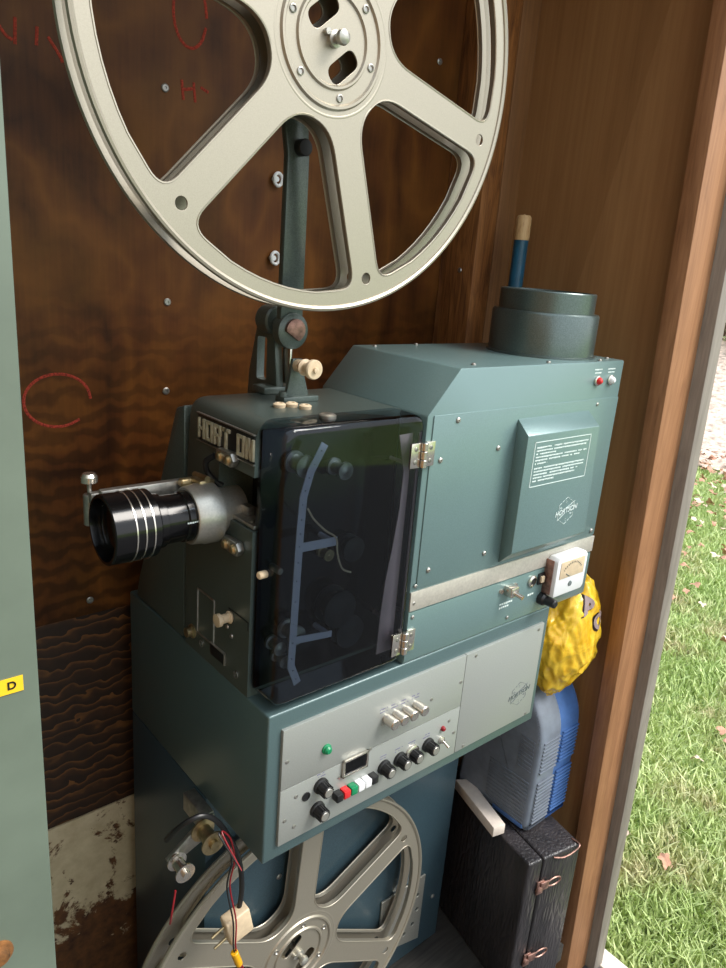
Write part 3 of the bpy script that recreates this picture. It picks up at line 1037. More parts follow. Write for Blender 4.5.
# gate inside the opening
gt = MB()
gt.box((.055, .060, .522), (.098, .150, .596), .002)
gt.build('film_gate', M['blackgloss'], hd)
gt = MB().box((.004, .062, .5212), (.05, .148, .527), .001).box((.018, .10, .527), (.03, .125, .54), .002)
screw(gt, (.012, .08, .527), (0, 0, 1), .004); screw(gt, (.035, .135, .527), (0, 0, 1), .004)
gt.build('gate_rail', M['steel'], hd)
# name plate
npz = MB().box((-.0012, .052 + .007, .617), (-.0001, .213, .655), .0004)
plate = npz.build('name_plate', M['black'], hd)
bars = {  # strokes in a 1x1 cell
 'H': [((0, 0), (.22, 1)), ((.72, 0), (1, 1)), ((.2, .42), (.8, .58))],
 'O': [((0, 0), (.25, 1)), ((.72, 0), (1, 1)), ((.2, .84), (.8, 1)), ((.2, 0), (.8, .16))],
 'R': [((0, 0), (.25, 1)), ((.72, .5), (1, 1)), ((.2, .84), (.8, 1)), ((.2, .42), (.8, .56)), ((.6, 0), (.88, .45))],
 'T': [((.36, 0), (.64, 1)), ((0, .82), (1, 1))],
 'N': [((0, 0), (.25, 1)), ((.75, 0), (1, 1))]}
yy = .209
cw, gapw, ch, zb = .0196, .0036, .0295, .6205
for chh in 'HORT ON':
    if chh == ' ':
        yy -= .0165; continue
    ltr = MB()
    for (a, b) in bars[chh]:
        ltr.box((-.0042, yy - b[0] * cw, zb + a[1] * ch), (-.001, yy - a[0] * cw, zb + b[1] * ch), .0004)
    if chh == 'N':
        ltr.prism([(-.0042, yy - .1 * cw, zb + ch), (-.0042, yy - .38 * cw, zb + ch), (-.0042, yy - .9 * cw, zb), (-.0042, yy - .62 * cw, zb)], (.0032, 0, 0))
    ltr.build('letter', M['letter'], plate)
    yy -= cw + gapw
tr = MB()
tr.box((-.0035, .057, .6555), (0, .214, .6572)).box((-.0035, .057, .6148), (0, .214, .6165))
tr.build('name_plate_edging', M['steel'], hd)
# access hatches, screws, knobs on the narrow front
det = MB()
for a, b in (((.158, .299), (.158, .375)), ((.210, .299), (.210, .375)), ((.158, .375), (.210, .375)), ((.158, .299), (.210, .299))):
    det.tube([(-.0005, a[0], a[1]), (-.0005, b[0], b[1])], .0016, 6, smooth=False)
det.build('hatch_frame', M['steel'], hd)
MB().box((-.0012, .060, .3815), (.0003, .115, .3828)).box((-.0012, .060, .3690), (.0003, .061, .3828)).build('panel_joint', M['seam'], hd)
k = MB().lathe((0, .109, .370), (-1, 0, 0), [(0, 0), (0, .008), (.003, .010), (.006, .007), (.016, .007), (.018, .010), (.024, .010), (.025, 0)], 20)
k.build('thumb_screw', M['cream'], hd)
k = MB().lathe((0, .227, .292), (-1, 0, 0), [(0, 0), (0, .012), (.002, .012), (.004, .008), (.012, .008), (.012, 0)], 20)
k.build('socket_nut', M['brass'], hd)
pb = MB().box((-.003, .120, .283), (0, .166, .303), .001).build('serial_plate', M['black'], hd)
MB().box((-.0036, .120, .3015), (-.0002, .166, .3032)).box((-.0036, .120, .283), (-.0002, .1215, .303)).build('serial_plate_edge', M['alu'], pb)
for y_, z in ((.196, .284), (.090, .283)):
    MB().lathe((-.0002, y_, z), (-1, 0, 0), [(0, .006), (.0015, .006), (.0015, .0045), (0, .0045)], 20, closed=True).build('eyelet', M['steel'], hd)
for y_, z in ((.105, .340), (.118, .350)):
    MB().lathe((-.0002, y_, z), (-1, 0, 0), [(0, 0), (0, .004), (.002, .003), (.002, 0)], 12).build('screw', M['steel'], hd)
# lens with mount
LYc, LZc = .150, .524
lens = MB()
lens.lathe((-.012, LYc, LZc), (-1, 0, 0), [(0, 0), (0, .036), (.050, .036), (.052, .034), (.080, .0345), (.082, .038), (.092, .0385), (.097, .047), (.140, .0475), (.158, .0475), (.1595, .046), (.1595, .0425), (.145, .040), (.143, 0)], 72)
lo = lens.build('lens', M['blackgloss'], hd)
MB().lathe((-.012, LYc, LZc), (-1, 0, 0), [(.144, .0405), (.147, .033), (.149, .02), (.1495, 0)], 48).build('front_glass', M['lensglass'], lo)
for h in (.106, .118, .130):
    MB().lathe((-.012, LYc, LZc), (-1, 0, 0), [(h, .0470), (h, .0482), (h + .0018, .0482), (h + .0018, .0470)], 72, closed=True).build('chrome_ring', M['chrome'], lo)
lp = MB()
stroke_line(lp, (-.052, LYc - .0362, LZc + .004), (-1, 0, 0), (0, 0, 1), .018, .0025, 0, .9)
lp.build('engraving', M['ink_w'], lo)
mt_ = MB()
mt_.lathe((0, LYc, LZc), (-1, 0, 0), [(.012, .037), (.012, .0445), (.030, .0445), (.034, .043), (.050, .0415), (.052, .040), (.052, .0365)], 72, closed=True)
mt_.lathe((0, LYc, LZc), (-1, 0, 0), [(-.03, .030), (-.03, .034), (.013, .034), (.013, .030)], 48, closed=True)
mto = mt_.build('lens_mount', M['alu'], hd)
mt_ = MB()
mt_.lathe((-.024, LYc + .028, LZc + .040), (-1, 0, 0), [(0, 0), (0, .0065), (.022, .0065), (.024, .005), (.024, 0)], 18)
mt_.cyl((-.020, LYc - .002, LZc + .050), (-.020, LYc + .036, LZc + .047), .0045, n=16)
mt_.box((-.032, LYc - .002, LZc + .040), (-.008, LYc + .026, LZc + .048), .002)
mt_.build('clamp_screw', M['brass'], mto)
for (y_, z, dz) in ((.116, .612, 1), (.096, .488, -1)):
    bk = MB()
    bk.prism([(-.012, y_ + .026, z - .009), (-.012, y_ - .014, z - .011), (-.012, y_ - .022, z), (-.012, y_ - .014, z + .011), (-.012, y_ + .026, z + .009)], (.0118, 0, 0), .003)
    bo = bk.build('bracket_foot', M['steel'], hd)
    for yb2 in (y_ + .012, y_ - .010):
        MB().lathe((-.011, yb2, z), (-1, 0, 0), [(0, 0), (0, .0072), (.003, .0072), (.006, .005), (.0075, 0)], 20).build('bolt_head', M['brass'], bo)
# black cable looping over the lens mount
MB().tube([(-.014, .140, .610), (-.020, .152, .600), (-.016, .160, .585), (-.006, .158, .570), (.006, .152, .560)], .0045, 8).build('black_hose', M['black'], hd)
# focus bar and thumb screw on the far side of the lens
KX, KY, KZ = -.166, .205, .535
fb = MB().box((-.158, KY - .022, LZc + .020), (-.02, KY - .010, LZc + .042), .002)
fb.box((KX - .004, KY - .016, LZc + .022), (KX + .012, KY - .004, LZc + .038), .002)
fb.cyl((KX, KY, KZ - .022), (KX, KY, KZ + .022), .0085, n=20, bev=.001)
fb.cyl((KX, KY, KZ + .022), (KX, KY, KZ + .040), .003, n=12)
fbo = fb.build('focus_bar', M['steel'], hd)
MB().lathe((KX, KY, KZ + .037), (0, 0, 1), [(0, 0), (0, .008), (.002, .011), (.010, .011), (.014, .008), (.015, 0)], 28).build('focus_knob', M['chrome'], fbo)
# motor cover behind the head
mc = MB()
mc.prism([(.002, .264, hb), (.002, .452, hb), (.002, .44, .30), (.002, .292, .647), (.002, .264, .656)], (.25, 0, 0), .004)
mc.build('motor_cover', M['teal_dark'], hd)
# film roller bracket on top
tp = MB()
tp.box((.104, .148, HZ), (.168, .172, HZ + .009), .0015)
tp.prism([(.114, .158, HZ + .008), (.156, .158, HZ + .008), (.145, .158, .716), (.141, .158, .738), (.124, .158, .738), (.121, .158, .716)], (0, .007, 0), .001)
tp.cyl((.110, .160, HZ + .008), (.110, .160, HZ + .016), .0065, n=16)
tpo = tp.build('roller_bracket', M['teal_dark'], hd)
MB().lathe((.132, .157, .7285), (0, -1, 0), [(0, 0), (0, .0095), (.010, .0095), (.011, .005), (.014, .005), (.015, .0115), (.019, .0125), (.021, .008), (.034, .008), (.037, .0145), (.042, .0145), (.044, .013), (.044, .004), (.048, .004), (.049, 0)], 36).build('film_roller', M['cream'], tpo)
for x, y_ in ((.084, .130), (.104, .128), (.114, .108)):
    MB().lathe((x, y_, HZ - .0005), (0, 0, 1), [(0, 0), (0, .0085), (.005, .0095), (.007, .0065), (.007, .004), (.004, .003), (.004, 0)], 20).build('top_nut', M['cream'], hd)
# reel arm with its support
ay = .192
AX = .143
ab = MB()
ab.prism([(AX - .021, ay, .775), (AX + .019, ay, .775), (AX + .017, ay, 1.02), (UX + .024, ay, UZ + .02), (UX + .014, ay, UZ + .03), (UX - .014, ay, UZ + .03), (UX - .024, ay, UZ + .02), (AX - .020, ay, 1.02)], (0, .012, 0), .0015)
ab.lathe((AX, ay, .775), (0, 1, 0), [(0, 0), (0, .027), (.012, .027), (.012, 0)], 40)
arm = ab.build('reel_arm', M['teal_dark'], hd)
MB().cyl((AX, ay, 1.03), (AX, ay - .014, 1.03), .0115, n=24, bev=.001).build('arm_stud', M['black'], arm)
sp = MB().lathe((UX, UY - .027, UZ), (0, 1, 0), [(0, 0), (.001, .005), (.003, .0085), (.007, .0095), (.011, .0085), (.014, .006), (.019, .006), (.020, .010), (.026, .010), (.027, .006), (ay - UY + .028, .006), (ay - UY + .028, 0)], 32)
sp.lathe((UX - .013, UY - .008, UZ + .006), (0, 1, 0), [(0, 0), (0, .004), (.012, .004), (.012, 0)], 12)
sp.build('spindle', M['alu'], arm)
MB().lathe((AX, ay, .775), (0, -1, 0), [(0, 0), (0, .027), (.004, .027), (.006, .023), (.006, 0)], 36).build('pivot_plate', M['teal_dark'], arm)
MB().prism([(AX + .017 * math.cos(a), ay - .006, .777 + .017 * math.sin(a)) for a in [math.radians(q) for q in range(-70, 200, 15)]], (0, -.006, 0), .0005).build('pivot_badge', M['copper'], arm)
st = MB()
st.prism([(.136, .216, HZ - .001), (.136, .250, HZ - .001), (.136, .2535, HZ - .03), (.136, .305, HZ - .03), (.136, .300, .70), (.136, .276, .79), (.136, .262, .803), (.136, .246, .803), (.136, .232, .79)], (.014, 0, 0), .002)
st.box((.120, .2535, .60), (.17, .300, HZ - .024), .002)
st.lathe((AX, ay + .012, .782), (0, 1, 0), [(0, 0), (0, .012), (.05, .012), (.05, 0)], 24)
sup = st.build('arm_support', M['teal_dark'], hd)
boolean_cut(sup, MB().box((.12, .248, .69), (.16, .276, .758), .004))
MB().box((.112, .214, HZ), (.172, .2515, HZ + .012), .003).build('support_base', M['teal_dark'], sup)
MB().cyl((AX - .001, .262, .786), (AX - .001, .228, .786), .0225, n=36, bev=.003).build('clamp_knob', M['teal_dark'], sup)
MB().box((.1515, .206, .690), (.1555, .228, .764), .001).build('chrome_stay', M['chrome'], sup)

# ---------------- mechanism behind the smoked cover
me_ = thing  # (alias not used)
dX0, dX1, dZ0, dZ1, dY = .010, .2530, .2700, .6785, .000
mp = MB().box((.008, .0545, .275), (.254, .0575, .664), .001)
mpl = mp.build('mechanism_plate', M['blackgloss'], hd)
def mech(x, z, r, L=.03, mat='steel'):
    return MB().lathe((x, .0545, z), (0, -1, 0), [(0, 0), (0, r), (.004, r), (.005, r * .7), (L - .005, r * .7), (L - .004, r), (L, r), (L, r * .3), (L + .002, 0)], 28).build('film_sprocket', M[mat], mpl)
mech(.060, .615, .016); mech(.130, .600, .013); mech(.060, .360, .015); mech(.035, .345, .011, .026)
mech(.045, .320, .010, .026); mech(.118, .470, .009, .02, 'brass'); mech(.165, .47, .02, .02, 'black'); mech(.140, .380, .030, .028, 'black')
mech(.17, .33, .027, .02, 'black')
MB().cyl((.030, .0545, .466), (.030, .030, .466), .005, n=16, bev=.001).build('lever_shaft', M['steel'], mpl)
MB().cyl((.0012, .022, .473), (-.014, .018, .475), .0055, n=16, bev=.002).build('lever_tip', M['cream'], mpl)
ms = MB()
lp_ = [(.084, .646), (.063, .610), (.053, .575), (.051, .532), (.050, .494), (.049, .438), (.048, .368), (.047, .318), (.060, .286)]
def strip(pts, w0, w1, y):
    L_, R_ = [], []
    for i, (x, z) in enumerate(pts):
        a = pts[max(0, i - 1)]; b = pts[min(len(pts) - 1, i + 1)]
        d = Vector((b[0] - a[0], b[1] - a[1])).normalized(); n_ = Vector((-d.y, d.x))
        w_ = w0 + (w1 - w0) * i / (len(pts) - 1)
        L_.append((x + n_.x * w_, z + n_.y * w_)); R_.append((x - n_.x * w_, z - n_.y * w_))
    return L_ + R_[::-1]
hl = []
for i in range(len(lp_) - 1):
    for u in (.25, .75):
        x = lp_[i][0] * (1 - u) + lp_[i + 1][0] * u; z = lp_[i][1] * (1 - u) + lp_[i + 1][1] * u
        hl.append(circle(x, z, .0014, 10))
me0 = curve_plate([strip(lp_, .006, .006, 0)] + hl, .0006, .0002, frame_m((0, .018, 0), (1, 0, 0), (0, 0, 1)))
me1 = curve_plate([[(.052, .494), (.118, .492), (.118, .505), (.052, .507)]], .0006, .0002, frame_m((0, .020, 0), (1, 0, 0), (0, 0, 1)))
me2 = curve_plate([[(.050, .352), (.120, .344), (.120, .354), (.050, .363)]], .0006, .0002, frame_m((0, .020, 0), (1, 0, 0), (0, 0, 1)))
M['mauve'] = base('mauve_reflection', (206, 172, 168), .5, .1)[0]
M['reflection_lilac'] = base('lilac_grey_reflection', (196, 196, 212), .5, .1)[0]
MB().mesh(me0).mesh(me1).mesh(me2).cyl((.113, .054, .498), (.113, .020, .498), .004).cyl((.114, .054, .35), (.114, .020, .35), .004).build('perforated_reflection', M['reflection_lilac'], mpl)  # pale dotted strip and arms stand in for a reflection in the cover
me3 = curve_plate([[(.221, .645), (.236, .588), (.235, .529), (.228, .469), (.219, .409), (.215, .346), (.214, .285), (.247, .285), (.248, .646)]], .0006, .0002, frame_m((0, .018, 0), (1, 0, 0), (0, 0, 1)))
MB().mesh(me3).cyl((.241, .054, .60), (.241, .019, .60), .003).cyl((.235, .054, .34), (.235, .019, .34), .004).build('reflection_band', M['mauve'], mpl)  # pinkish band imitates the reflection along the cover's right edge
MB().tube([(.057, .012, .56), (.069, .012, .542), (.090, .012, .522), (.110, .012, .507), (.114, .012, .483), (.125, .012, .457), (.142, .012, .447)], .0014, 8).build('cotton_cord', M['cream'], mpl)
# smoked door: hollow tray with wall thickness
def tray(x0, x1, z0, z1, yf, yb_, r, inset, th):
    bmx = bmesh.new()
    def ring(x0, x1, z0, z1, y, r):
        pts = rounded([(x0, z0), (x1, z0), (x1, z1), (x0, z1)], [r * 1.6] * 4, 8)
        return [bmx.verts.new((p[0], y, p[1])) for p in pts]
    rings = [ring(x0, x1, z0, z1, yb_, r),
             ring(x0, x1, z0, z1, yf + inset, r),
             ring(x0 + inset * .12, x1 - inset * .12, z0 + inset * .12, z1 - inset * .12, yf + inset * .5, r),
             ring(x0 + inset * .45, x1 - inset * .45, z0 + inset * .45, z1 - inset * .45, yf + inset * .12, r),
             ring(x0 + inset, x1 - inset, z0 + inset, z1 - inset, yf, r * .8)]
    n = len(rings[0])
    for a, b in zip(rings, rings[1:]):
        for i in range(n):
            j = (i + 1) % n
            bmx.faces.new((a[i], a[j], b[j], b[i]))
    bmx.faces.new(rings[-1])
    bmesh.ops.recalc_face_normals(bmx, faces=bmx.faces)
    mb = MB(); mb._add(bmx)
    return mb
door = tray(.0015, dX1, .272, dZ1, -.004, .0520, .014, .010, .002).build('smoked_cover', M['smoked'], hd, 50)
MB().lathe((.095, .030, dZ1 - .004), (0, 0, 1), [(0, 0), (0, .010), (.003, .012), (.008, .012), (.010, .009), (.010, 0)], 24).build('cover_catch', M['steel'], hd)
# hinges
for z in (.618, .306):
    hg = MB()
    hg.box((.2250, -.0062, z - .019), (.2440, -.0042, z + .019), .0006)
    hg.box((.2560, -.0062, z - .019), (.2740, -.0042, z + .019), .0006)
    hg.box((.2570, -.0045, z - .019), (.2735, -.0005, z + .019), .0006)
    for k in range(3):
        hg.cyl((.250, -.0075, z - .019 + k * .013), (.250, -.0075, z - .007 + k * .013), .0055, n=16, bev=.0006)
    ho = hg.build('hinge', M['chrome'], hd)
    screws([(x, -.0062, z + dz) for x in (.2345, .2650) for dz in (-.010, .010)], (0, -1, 0), .0035, .0012, M['steel'], ho, 'hinge_screw')

# ================================================================== POLE BEHIND THE LAMPHOUSE
px, py = .814, .315
pole = thing('broom_handle', (px, py, FZ), 'blue painted pole with bare wooden tip standing behind the chimney', 'pole')
MB().cyl((px, py, FZ), (px, py, .952), .0155, n=24).build('shaft', M['stick'], pole)
MB().lathe((px, py, .952), (0, 0, 1), [(0, 0), (0, .0165), (.045, .0160), (.050, .013), (.048, .006), (.053, 0)], 20).build('bare_tip', M['tan'], pole)

# ================================================================== BLACK CASE
CM = Matrix.Translation((.672, -.046, 0)) @ Matrix.Rotation(math.radians(-11.3), 4, 'Z')
def cbox(mb, lo, hi, bev=0, seg=2):
    return mb.box(lo, hi, bev, seg, mat=CM)
case = thing('carrying_case', tuple(CM @ Vector((.078, .17, FZ))), 'black textured carrying case with copper latches standing on the floor beside the pedestal', 'case')
ct = -.352
cbox(MB(), (0, 0, FZ), (.043, .34, ct), .006, 3).build('shell', M['case'], case)
cbox(MB(), (.0442, 0, FZ), (.157, .34, ct), .006, 3).build('lid', M['case'], case)
for z in (-.428, -.640):
    lb = MB()
    cbox(lb, (.034, -.004, z - .020), (.054, 0, z + .016), .001)
    cbox(lb, (.042, -.008, z - .008), (.066, -.003, z + .014), .002)
    lo_ = lb.build('latch', M['copper'], case)
    ring = MB().tube([tuple(CM @ Vector((.082 + .020 * math.cos(a), -.006, z + .004 + .010 * math.sin(a)))) for a in [k * PI / 8 for k in range(17)]], .002, 6)
    ring.lathe(tuple(CM @ Vector((.040, -.004, z - .004))), tuple(CM.to_3x3() @ Vector((0, -1, 0))), [(0, 0), (0, .009), (.004, .008), (.006, .004), (.006, 0)], 18)
    ring.build('latch_ring', M['copper'], lo_)
cs = MB().tube([tuple(CM @ Vector(p)) for p in ((.072, -.002, ct - .005), (.10, -.006, ct - .012), (.13, -.006, ct - .008), (.148, -.003, ct + .001), (.146, .02, ct + .001))], .002, 6)
cs.build('tie_cord', M['copper'], case)

# off-white board lying on the case
wb = MB()
wb.prism([(.668, .055, ct + .001), (.700, .047, ct + .001), (.750, .20, ct + .001), (.716, .22, ct + .001)], (0, 0, .026), .002)
tag(wb.build('board_offcut', M['cardwhite']), 'off-white board offcut lying on the black case beside the pedestal', 'board')

# ================================================================== BLUE HEATER
ht = thing('electric_heater', (.82, .14, ct), 'blue plastic heater with louvred grilles standing on the black case under the yellow bag', 'heater')
hx0, hx1, hy0, hy1, hz0, hz1 = .742, .898, .018, .235, ct + .0015, .030
def shell(x0, x1, y0, y1, z0, z1, rb, rt):
    # rounded body: profile in y-z with round top, bevelled in x
    P_ = rounded([(y0 + .004, z0), (y1, z0), (y1 - .03, z1 - .01), (y0 + .070, z1), (y0, -.072)], [.012, .02, .05, .06, .045], 8)
    return MB().prism([(x0, p[0], p[1]) for p in P_], (x1 - x0, 0, 0), rb, 3)
hbody = shell(hx0, hx1, hy0 + .001, hy1, hz0, hz1, .014, .04)
hbo = hbody.build('body', M['blue'], ht, 40)
side = shell(hx0 - .0035, hx0 + .078, hy0 - .003, hy1 + .002, hz0 + .003, hz1 + .003, .012, .04)
side.build('side_cover', M['blue_grey'], ht, 40)
lv = MB(); lf = MB()
z = -.112
i = 0
while z > -.335:
    if not (-.212 < z < -.196):
        wide = z < -.205
        yend = hy0 + (.125 if wide else .050)
        lv.box((hx0 - .0052, hy0 + .012, z - .0022), (hx0 - .003, yend, z + .0022), .0008)
        lf.box((hx0 + .084, hy0 - .003, z - .0022), (hx1 - .012, hy0 + .002, z + .0022), .0008)
        lv.box((hx0 + .010, hy0 - .0055, z - .0022), (hx0 + .070, hy0 - .001, z + .0022), .0008)
    z -= .0098
lv.build('side_louvres', M['blue_grey'], ht)
lf.build('front_louvres', M['blue'], ht)
MB().box((hx0 - .0055, hy0 + .010, -.345), (hx1 - .004, hy0 + .10, -.333), .003).build('foot', M['blue'], ht)

# ================================================================== YELLOW BAG
def bag():
    mb = MB()
    bm_ = mb.bm
    bmesh.ops.create_icosphere(bm_, subdivisions=6, radius=1)
    from mathutils import noise as mn
    cx, cy_, cz = .793, .050, .136
    for v in bm_.verts:
        d = v.co.normalized()
        rdg = lambda q: 1 - abs(mn.noise(q)) * 2
        f = mn.noise(d * 1.9 + Vector((3, 1, 7))) * .14 + rdg(d * 2.6 + Vector((1, 5, 2))) * .09 + rdg(Vector((d.x * 6 + d.z * 3, d.y * 5, d.z * 2.4)) + Vector((9, 2, 1))) * .028 + rdg(d * 8 + Vector((4, 4, 1))) * .018 - .09
        x, y_, z_ = d.x * (1 + f), d.y * (1 + f), d.z * (1 + f)
        # slouch: narrow top leaning back to the wall, full middle, ragged knotted bottom
        zz_ = z_
        sx = .108 - .045 * max(0, zz_) ** 2
        v.co = Vector((cx + x * sx + .004 * zz_, cy_ + y_ * .078, cz + zz_ * (.150 if zz_ > 0 else .132)))
        if v.co.y > .035 and v.co.z < .034:  # sits on the heater
            v.co.z = .034 - (.034 - v.co.z) * .03
        v.co.x = min(v.co.x, .905 + .003 * mn.noise(d * 20)); v.co.y = v.co.y
        v.co.x = max(v.co.x, .668 + .003 * mn.noise(d * 20)) if v.co.z < .262 else v.co.x
    return mb
bg_t = thing('plastic_bag', (.80, .09, .055), 'crumpled yellow plastic bag printed with pink-grey letters, stuffed beside the voltmeter', 'bag')
bo_ = bag().build('bag', M['bag'], bg_t, 60)
M['bagprint'] = base('pink_grey_print', (190, 170, 170), .5)[0]
M['bagprint_d'] = base('dark_print', (50, 32, 30), .5)[0]
def wrap_text(s, loc, size, rot, mat, name, push):
    # press the lettering on to the bag surface
    me = text_mesh(s, size, .0006, bold=size * .05)
    M4 = frame_m(loc, (math.cos(rot), 0, math.sin(rot)), (-math.sin(rot), 0, math.cos(rot)))
    bm2 = bmesh.new(); bm2.from_mesh(me)
    bmesh.ops.subdivide_edges(bm2, edges=[e for e in bm2.edges if e.calc_length() > .004], cuts=2)
    bmesh.ops.triangulate(bm2, faces=bm2.faces)
    bm2.transform(M4)
    org = wloc(bo_)
    for v in bm2.verts:
        hit, p, nrm, idx = bo_.ray_cast(Vector((v.co.x, -.5, v.co.z)) - org, Vector((0, 1, 0)))
        if hit:
            v.co.y = (p + org).y - push
    mb = MB(); mb._add(bm2)
    return mb.build(name, mat, bo_)
bpy.context.view_layer.update()
wrap_text('B', (.784, 0, .222), .062, -.5, M['bagprint_d'], 'letter_outline', .0008)
wrap_text('B', (.786, 0, .224), .055, -.5, M['bagprint'], 'letter', .0022)
wrap_text('O', (.830, 0, .184), .058, -.6, M['bagprint_d'], 'letter_outline', .0008)
wrap_text('O', (.832, 0, .186), .050, -.6, M['bagprint'], 'letter', .0022)

# ================================================================== CABLES WITH PLUG
cb = thing('power_plug_cable', (0, .06, -.2), 'black cable with cream two-pin plug hanging in front of the lower reel', 'cable')
cbl = [(-.107, .10, .030), (-.103, .075, .065), (-.090, .06, .086), (-.070, .055, .088), (-.047, .055, .066), (-.024, .058, .022), (-.005, .06, -.028), (.003, .06, -.081), (.002, .06, -.120), (-.004, .058, -.144)]
MB().tube(cbl, .0042, 10).build('cord', M['black'], cb)
pg = MB()
PM = frame_m((-.006, .056, -.158), (.95, 0, .20), (-.20, 0, .95))
pg.box((-.022, -.026, -.012), (.022, .026, .012), .004, 3, mat=PM)
po = pg.build('plug_body', M['cream'], cb)
for dz in (.012, -.014):
    MB().cyl(tuple(PM @ Vector((-.022, dz, 0))), tuple(PM @ Vector((-.046, dz - .004, 0))), .0024, n=12, bev=.0008).build('plug_pin', M['brass'], po)
for off, nm in ((0, 0), (.005, 1)):
    r_ = [(-.030, .010, -.0005), (-.052 + off, .040, .055), (-.035 + off, .044, .033), (-.026 + off, .045, -.014), (-.033 + off, .045, -.06), (-.023 + off, .040, -.13), (-.024 + off * .8, .036, -.175), (-.019 + off * .5, .036, -.198)]
    o = MB().tube(r_, .0014, 7).build('thin_wire', M['rope_red'] if nm else M['black'], cb)
MB().cyl((-.022, .036, -.190), (-.012, .036, -.222), .0062, n=14, bev=.001).build('crimp_connector', M['yellow_crimp'], cb)
for off in (0, .004):
    MB().tube([(-.014 + off, .036, -.220), (-.006 + off, .036, -.245), (-.002 + off, .036, -.285), (.006 + off, .036, -.34)], .0014, 7).build('thin_wire', M['rope_red'], cb)
MB().tube([(-.112, .06, -.03), (-.118, .06, -.07), (-.116, .07, -.10)], .0016, 7).build('thin_wire', M['rope_red'], cb)

# ================================================================== OUTDOORS
GZ = -.95
gmb = MB()
N = 60
bmg = gmb.bm
from mathutils import noise as mn
def gz(x, y):
    d = math.hypot(x - 1, y)
    bank = max(0, d - 7.5) * .24
    return GZ + .03 * mn.noise(Vector((x * .7, y * .7, 0))) + min(bank, 3.0)
gv = {}
for i in range(N + 1):
    for j in range(N + 1):
        x = -10 + 30 * i / N; y = -12 + 26 * j / N
        gv[i, j] = bmg.verts.new((x, y, gz(x, y)))
for i in range(N):
    for j in range(N):
        bmg.faces.new((gv[i, j], gv[i + 1, j], gv[i + 1, j + 1], gv[i, j + 1]))
gr = gmb.build('ground', M['ground']); gr['kind'] = 'structure'
struct('trim_6', MB().box((-9, -12, GZ - .08), (1.068, .60, -.9), .006).box((1.068, -12, GZ - .08), (20, -.62, -.905), .006), M['paving'], 'grey paving around the shed, spread out of view to dull green reflections')  # wide unseen paving added so the cover reflects grey instead of lawn

struct('trim_7', MB().box((1.070, -.615, GZ - .08), (1.128, .60, -.897), .004), M['cardwhite'], 'pale kerb strip at the edge of the paving')

# grass blades (uncountable)
camp = Vector((-.5044, -.7360))
rnd = random.Random(3)
verts, faces = [], []
a_lo, a_hi = math.radians(9), math.radians(33)
for i in range(60000):
    u = rnd.random()
    d = 1.55 * (9.6 / 1.55) ** (u ** .8)
    a = rnd.uniform(a_lo, a_hi)
    x = camp.x + d * math.cos(a); y = camp.y + d * math.sin(a)
    if x < 1.14 or y < -.6: continue
    h = rnd.uniform(.03, .065) * (1 + .04 * d); w_ = rnd.uniform(.0022, .004) * (1 + .22 * d)
    z = gz(x, y) - .004
    th = rnd.uniform(0, PI); dx, dy = math.cos(th) * w_, math.sin(th) * w_
    lx_, ly_ = rnd.gauss(0, .45) * h, rnd.gauss(0, .45) * h
    k = len(verts)
    verts += [(x - dx, y - dy, z), (x + dx, y + dy, z), (x + lx_ * .4 + dx * .7, y + ly_ * .4 + dy * .7, z + h * .6), (x + lx_ * .4 - dx * .7, y + ly_ * .4 - dy * .7, z + h * .6), (x + lx_, y + ly_, z + h)]
    faces += [(k, k + 1, k + 2, k + 3), (k + 3, k + 2, k + 4)]
gme = bpy.data.meshes.new('grass')
gme.from_pydata(verts, [], faces)
gme.materials.append(M['blade'])
go = bpy.data.objects.new('grass', gme)
COL.objects.link(go)
tag(go, 'short bright green lawn grass outside the shed', 'grass', kind='stuff')

# fallen leaves, one object each
protos = []
for k, mt_n in enumerate(('leaf1', 'leaf2', 'leaf3')):
    bm3 = bmesh.new()
    out = []
    n = 20
    top = []
    for i in range(n):
        a = 2 * PI * i / n
        r = .042 * (1 + .28 * math.cos(5 * a + k)) * (.8 + .25 * math.cos(a))
        top.append(bm3.verts.new((r * math.cos(a), r * math.sin(a) * .8, .010 * math.cos(2 * a + k) + .004 * math.sin(5 * a))))
    c = bm3.verts.new((0, 0, .004))
    for i in range(n):
        bm3.faces.new((top[i], top[(i + 1) % n], c))
    me = bpy.data.meshes.new('leaf_mesh')
    bm3.to_mesh(me); bm3.free()
    me.materials.append(M[mt_n])
    me.polygons.foreach_set('use_smooth', [True] * len(me.polygons))
    protos.append(me)
rnd = random.Random(11)
cnt = 0
while cnt < 300:
    u = rnd.random()
    d = 1.9 + 7.4 * u ** .45
    a = math.radians(rnd.uniform(12.5 + (d - 1.9) * 1.15, 25.5))
    x = camp.x + d * math.cos(a); y = camp.y + d * math.sin(a)
    if x < 1.3 or y < -.5: continue
    o = bpy.data.objects.new('fallen_leaf', protos[cnt % 3])
    COL.objects.link(o)
    s = rnd.uniform(.5, 1.0) * (1 + .03 * d)
    o.location = (x, y, gz(x, y) + .042 + .006 * d)
    o.scale = (s, s, s)
    o.rotation_euler = (rnd.gauss(0, .3), rnd.gauss(0, .3), rnd.uniform(0, 6.28))
    tag(o, 'dry brown leaf fallen on the lawn outside the shed', 'leaf', 'fallen leaves on the lawn')
    cnt += 1

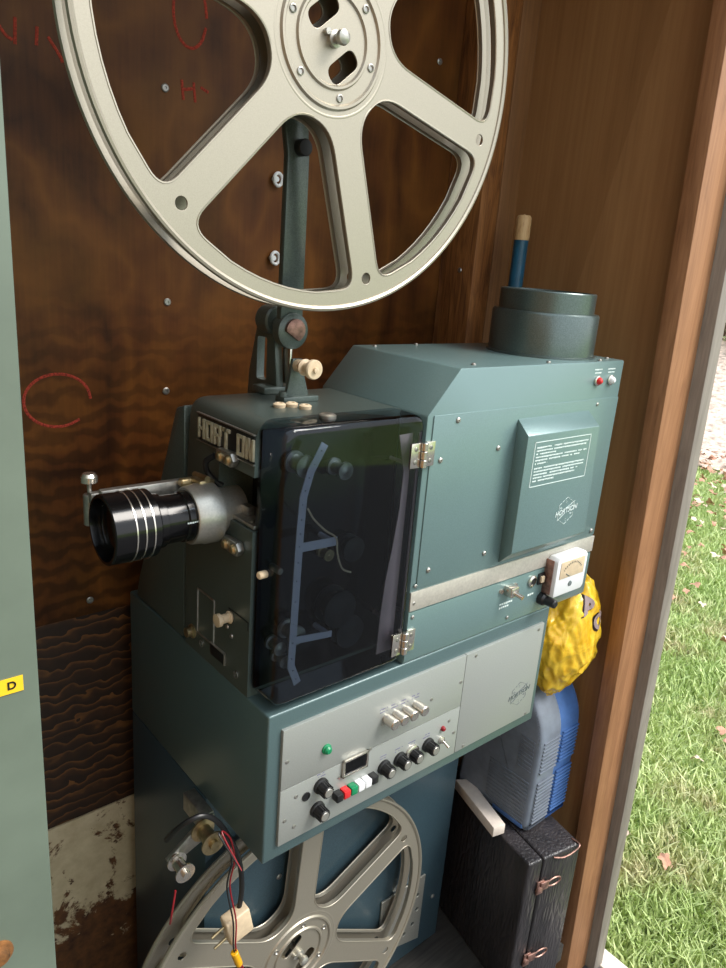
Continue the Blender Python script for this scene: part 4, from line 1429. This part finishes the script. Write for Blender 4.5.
# leaf litter and shrubs beyond the lawn
def shrub(x, y, h, r, seed, label):
    rn = random.Random(seed)
    z0 = gz(x, y)
    t = thing('shrub', (x, y, z0), label, 'shrub', 'shrubs beyond the lawn')
    st = MB()
    tips = []
    for k in range(14):
        a = rn.uniform(0, 2 * PI); e = rn.uniform(.2, 1)
        tip = (x + r * e * math.cos(a), y + r * e * math.sin(a), z0 + h * rn.uniform(.6, 1.0))
        mid = ((x + tip[0]) / 2 + rn.gauss(0, .05), (y + tip[1]) / 2, (z0 + tip[2]) / 2 + .1)
        st.tube([(x, y, z0 - .05), mid, tip], .012, 5)
        tips += [tip, mid]
    st.build('stems', M['twig'], t)
    vs_, fs_ = [], []
    for k in range(2600):
        b = rn.choice(tips)
        p = Vector((b[0] + rn.gauss(0, .22), b[1] + rn.gauss(0, .22), max(z0 + .03, b[2] + rn.gauss(0, .24))))
        s_ = rn.uniform(.02, .045)
        e1 = Vector((rn.gauss(0, 1), rn.gauss(0, 1), rn.gauss(0, .6))).normalized() * s_
        e2 = e1.orthogonal().normalized() * s_ * .55
        i0 = len(vs_)
        org = Vector((x, y, z0))
        vs_ += [tuple(p - e1 - org), tuple(p + e2 - org), tuple(p + e1 - org), tuple(p - e2 - org)]
        fs_.append((i0, i0 + 1, i0 + 2, i0 + 3))
    me = bpy.data.meshes.new('foliage'); me.from_pydata(vs_, [], fs_); me.materials.append(M['shrub'])
    o = bpy.data.objects.new('foliage', me); COL.objects.link(o); o.parent = t
    return t
k = 0
for d, degs in ((12.5, (14, 19, 24, 29, 34)), (14.5, (16.5, 21.5, 26.5, 31.5))):
    for dg_ in degs:
        a = math.radians(dg_)
        shrub(camp.x + d * math.cos(a), camp.y + d * math.sin(a), (1.7, 1.9, 2.1)[k % 3] + (d > 13) * .8, .5, 40 + k, 'pale bushy shrub on the bank beyond the lawn')
        k += 1
# leaf covered bank beyond the grass
bmk = MB(); bb = bmk.bm
g2 = {}
for i in range(25):
    for j in range(41):
        d = 8.2 + 8 * i / 24
        a = math.radians(-5 + 60 * j / 40)
        x = camp.x + d * math.cos(a); y = camp.y + d * math.sin(a)
        g2[i, j] = bb.verts.new((x, y, gz(x, y) + .05 + .02 * i + .02 * mn.noise(Vector((x * 3, y * 3, 0)))))
for i in range(24):
    for j in range(40):
        bb.faces.new((g2[i, j], g2[i + 1, j], g2[i + 1, j + 1], g2[i, j + 1]))
tag(bmk.build('leaf_litter', M['litter']), 'pinkish brown leaf litter covering the bank beyond the lawn', 'leaf litter', kind='stuff')
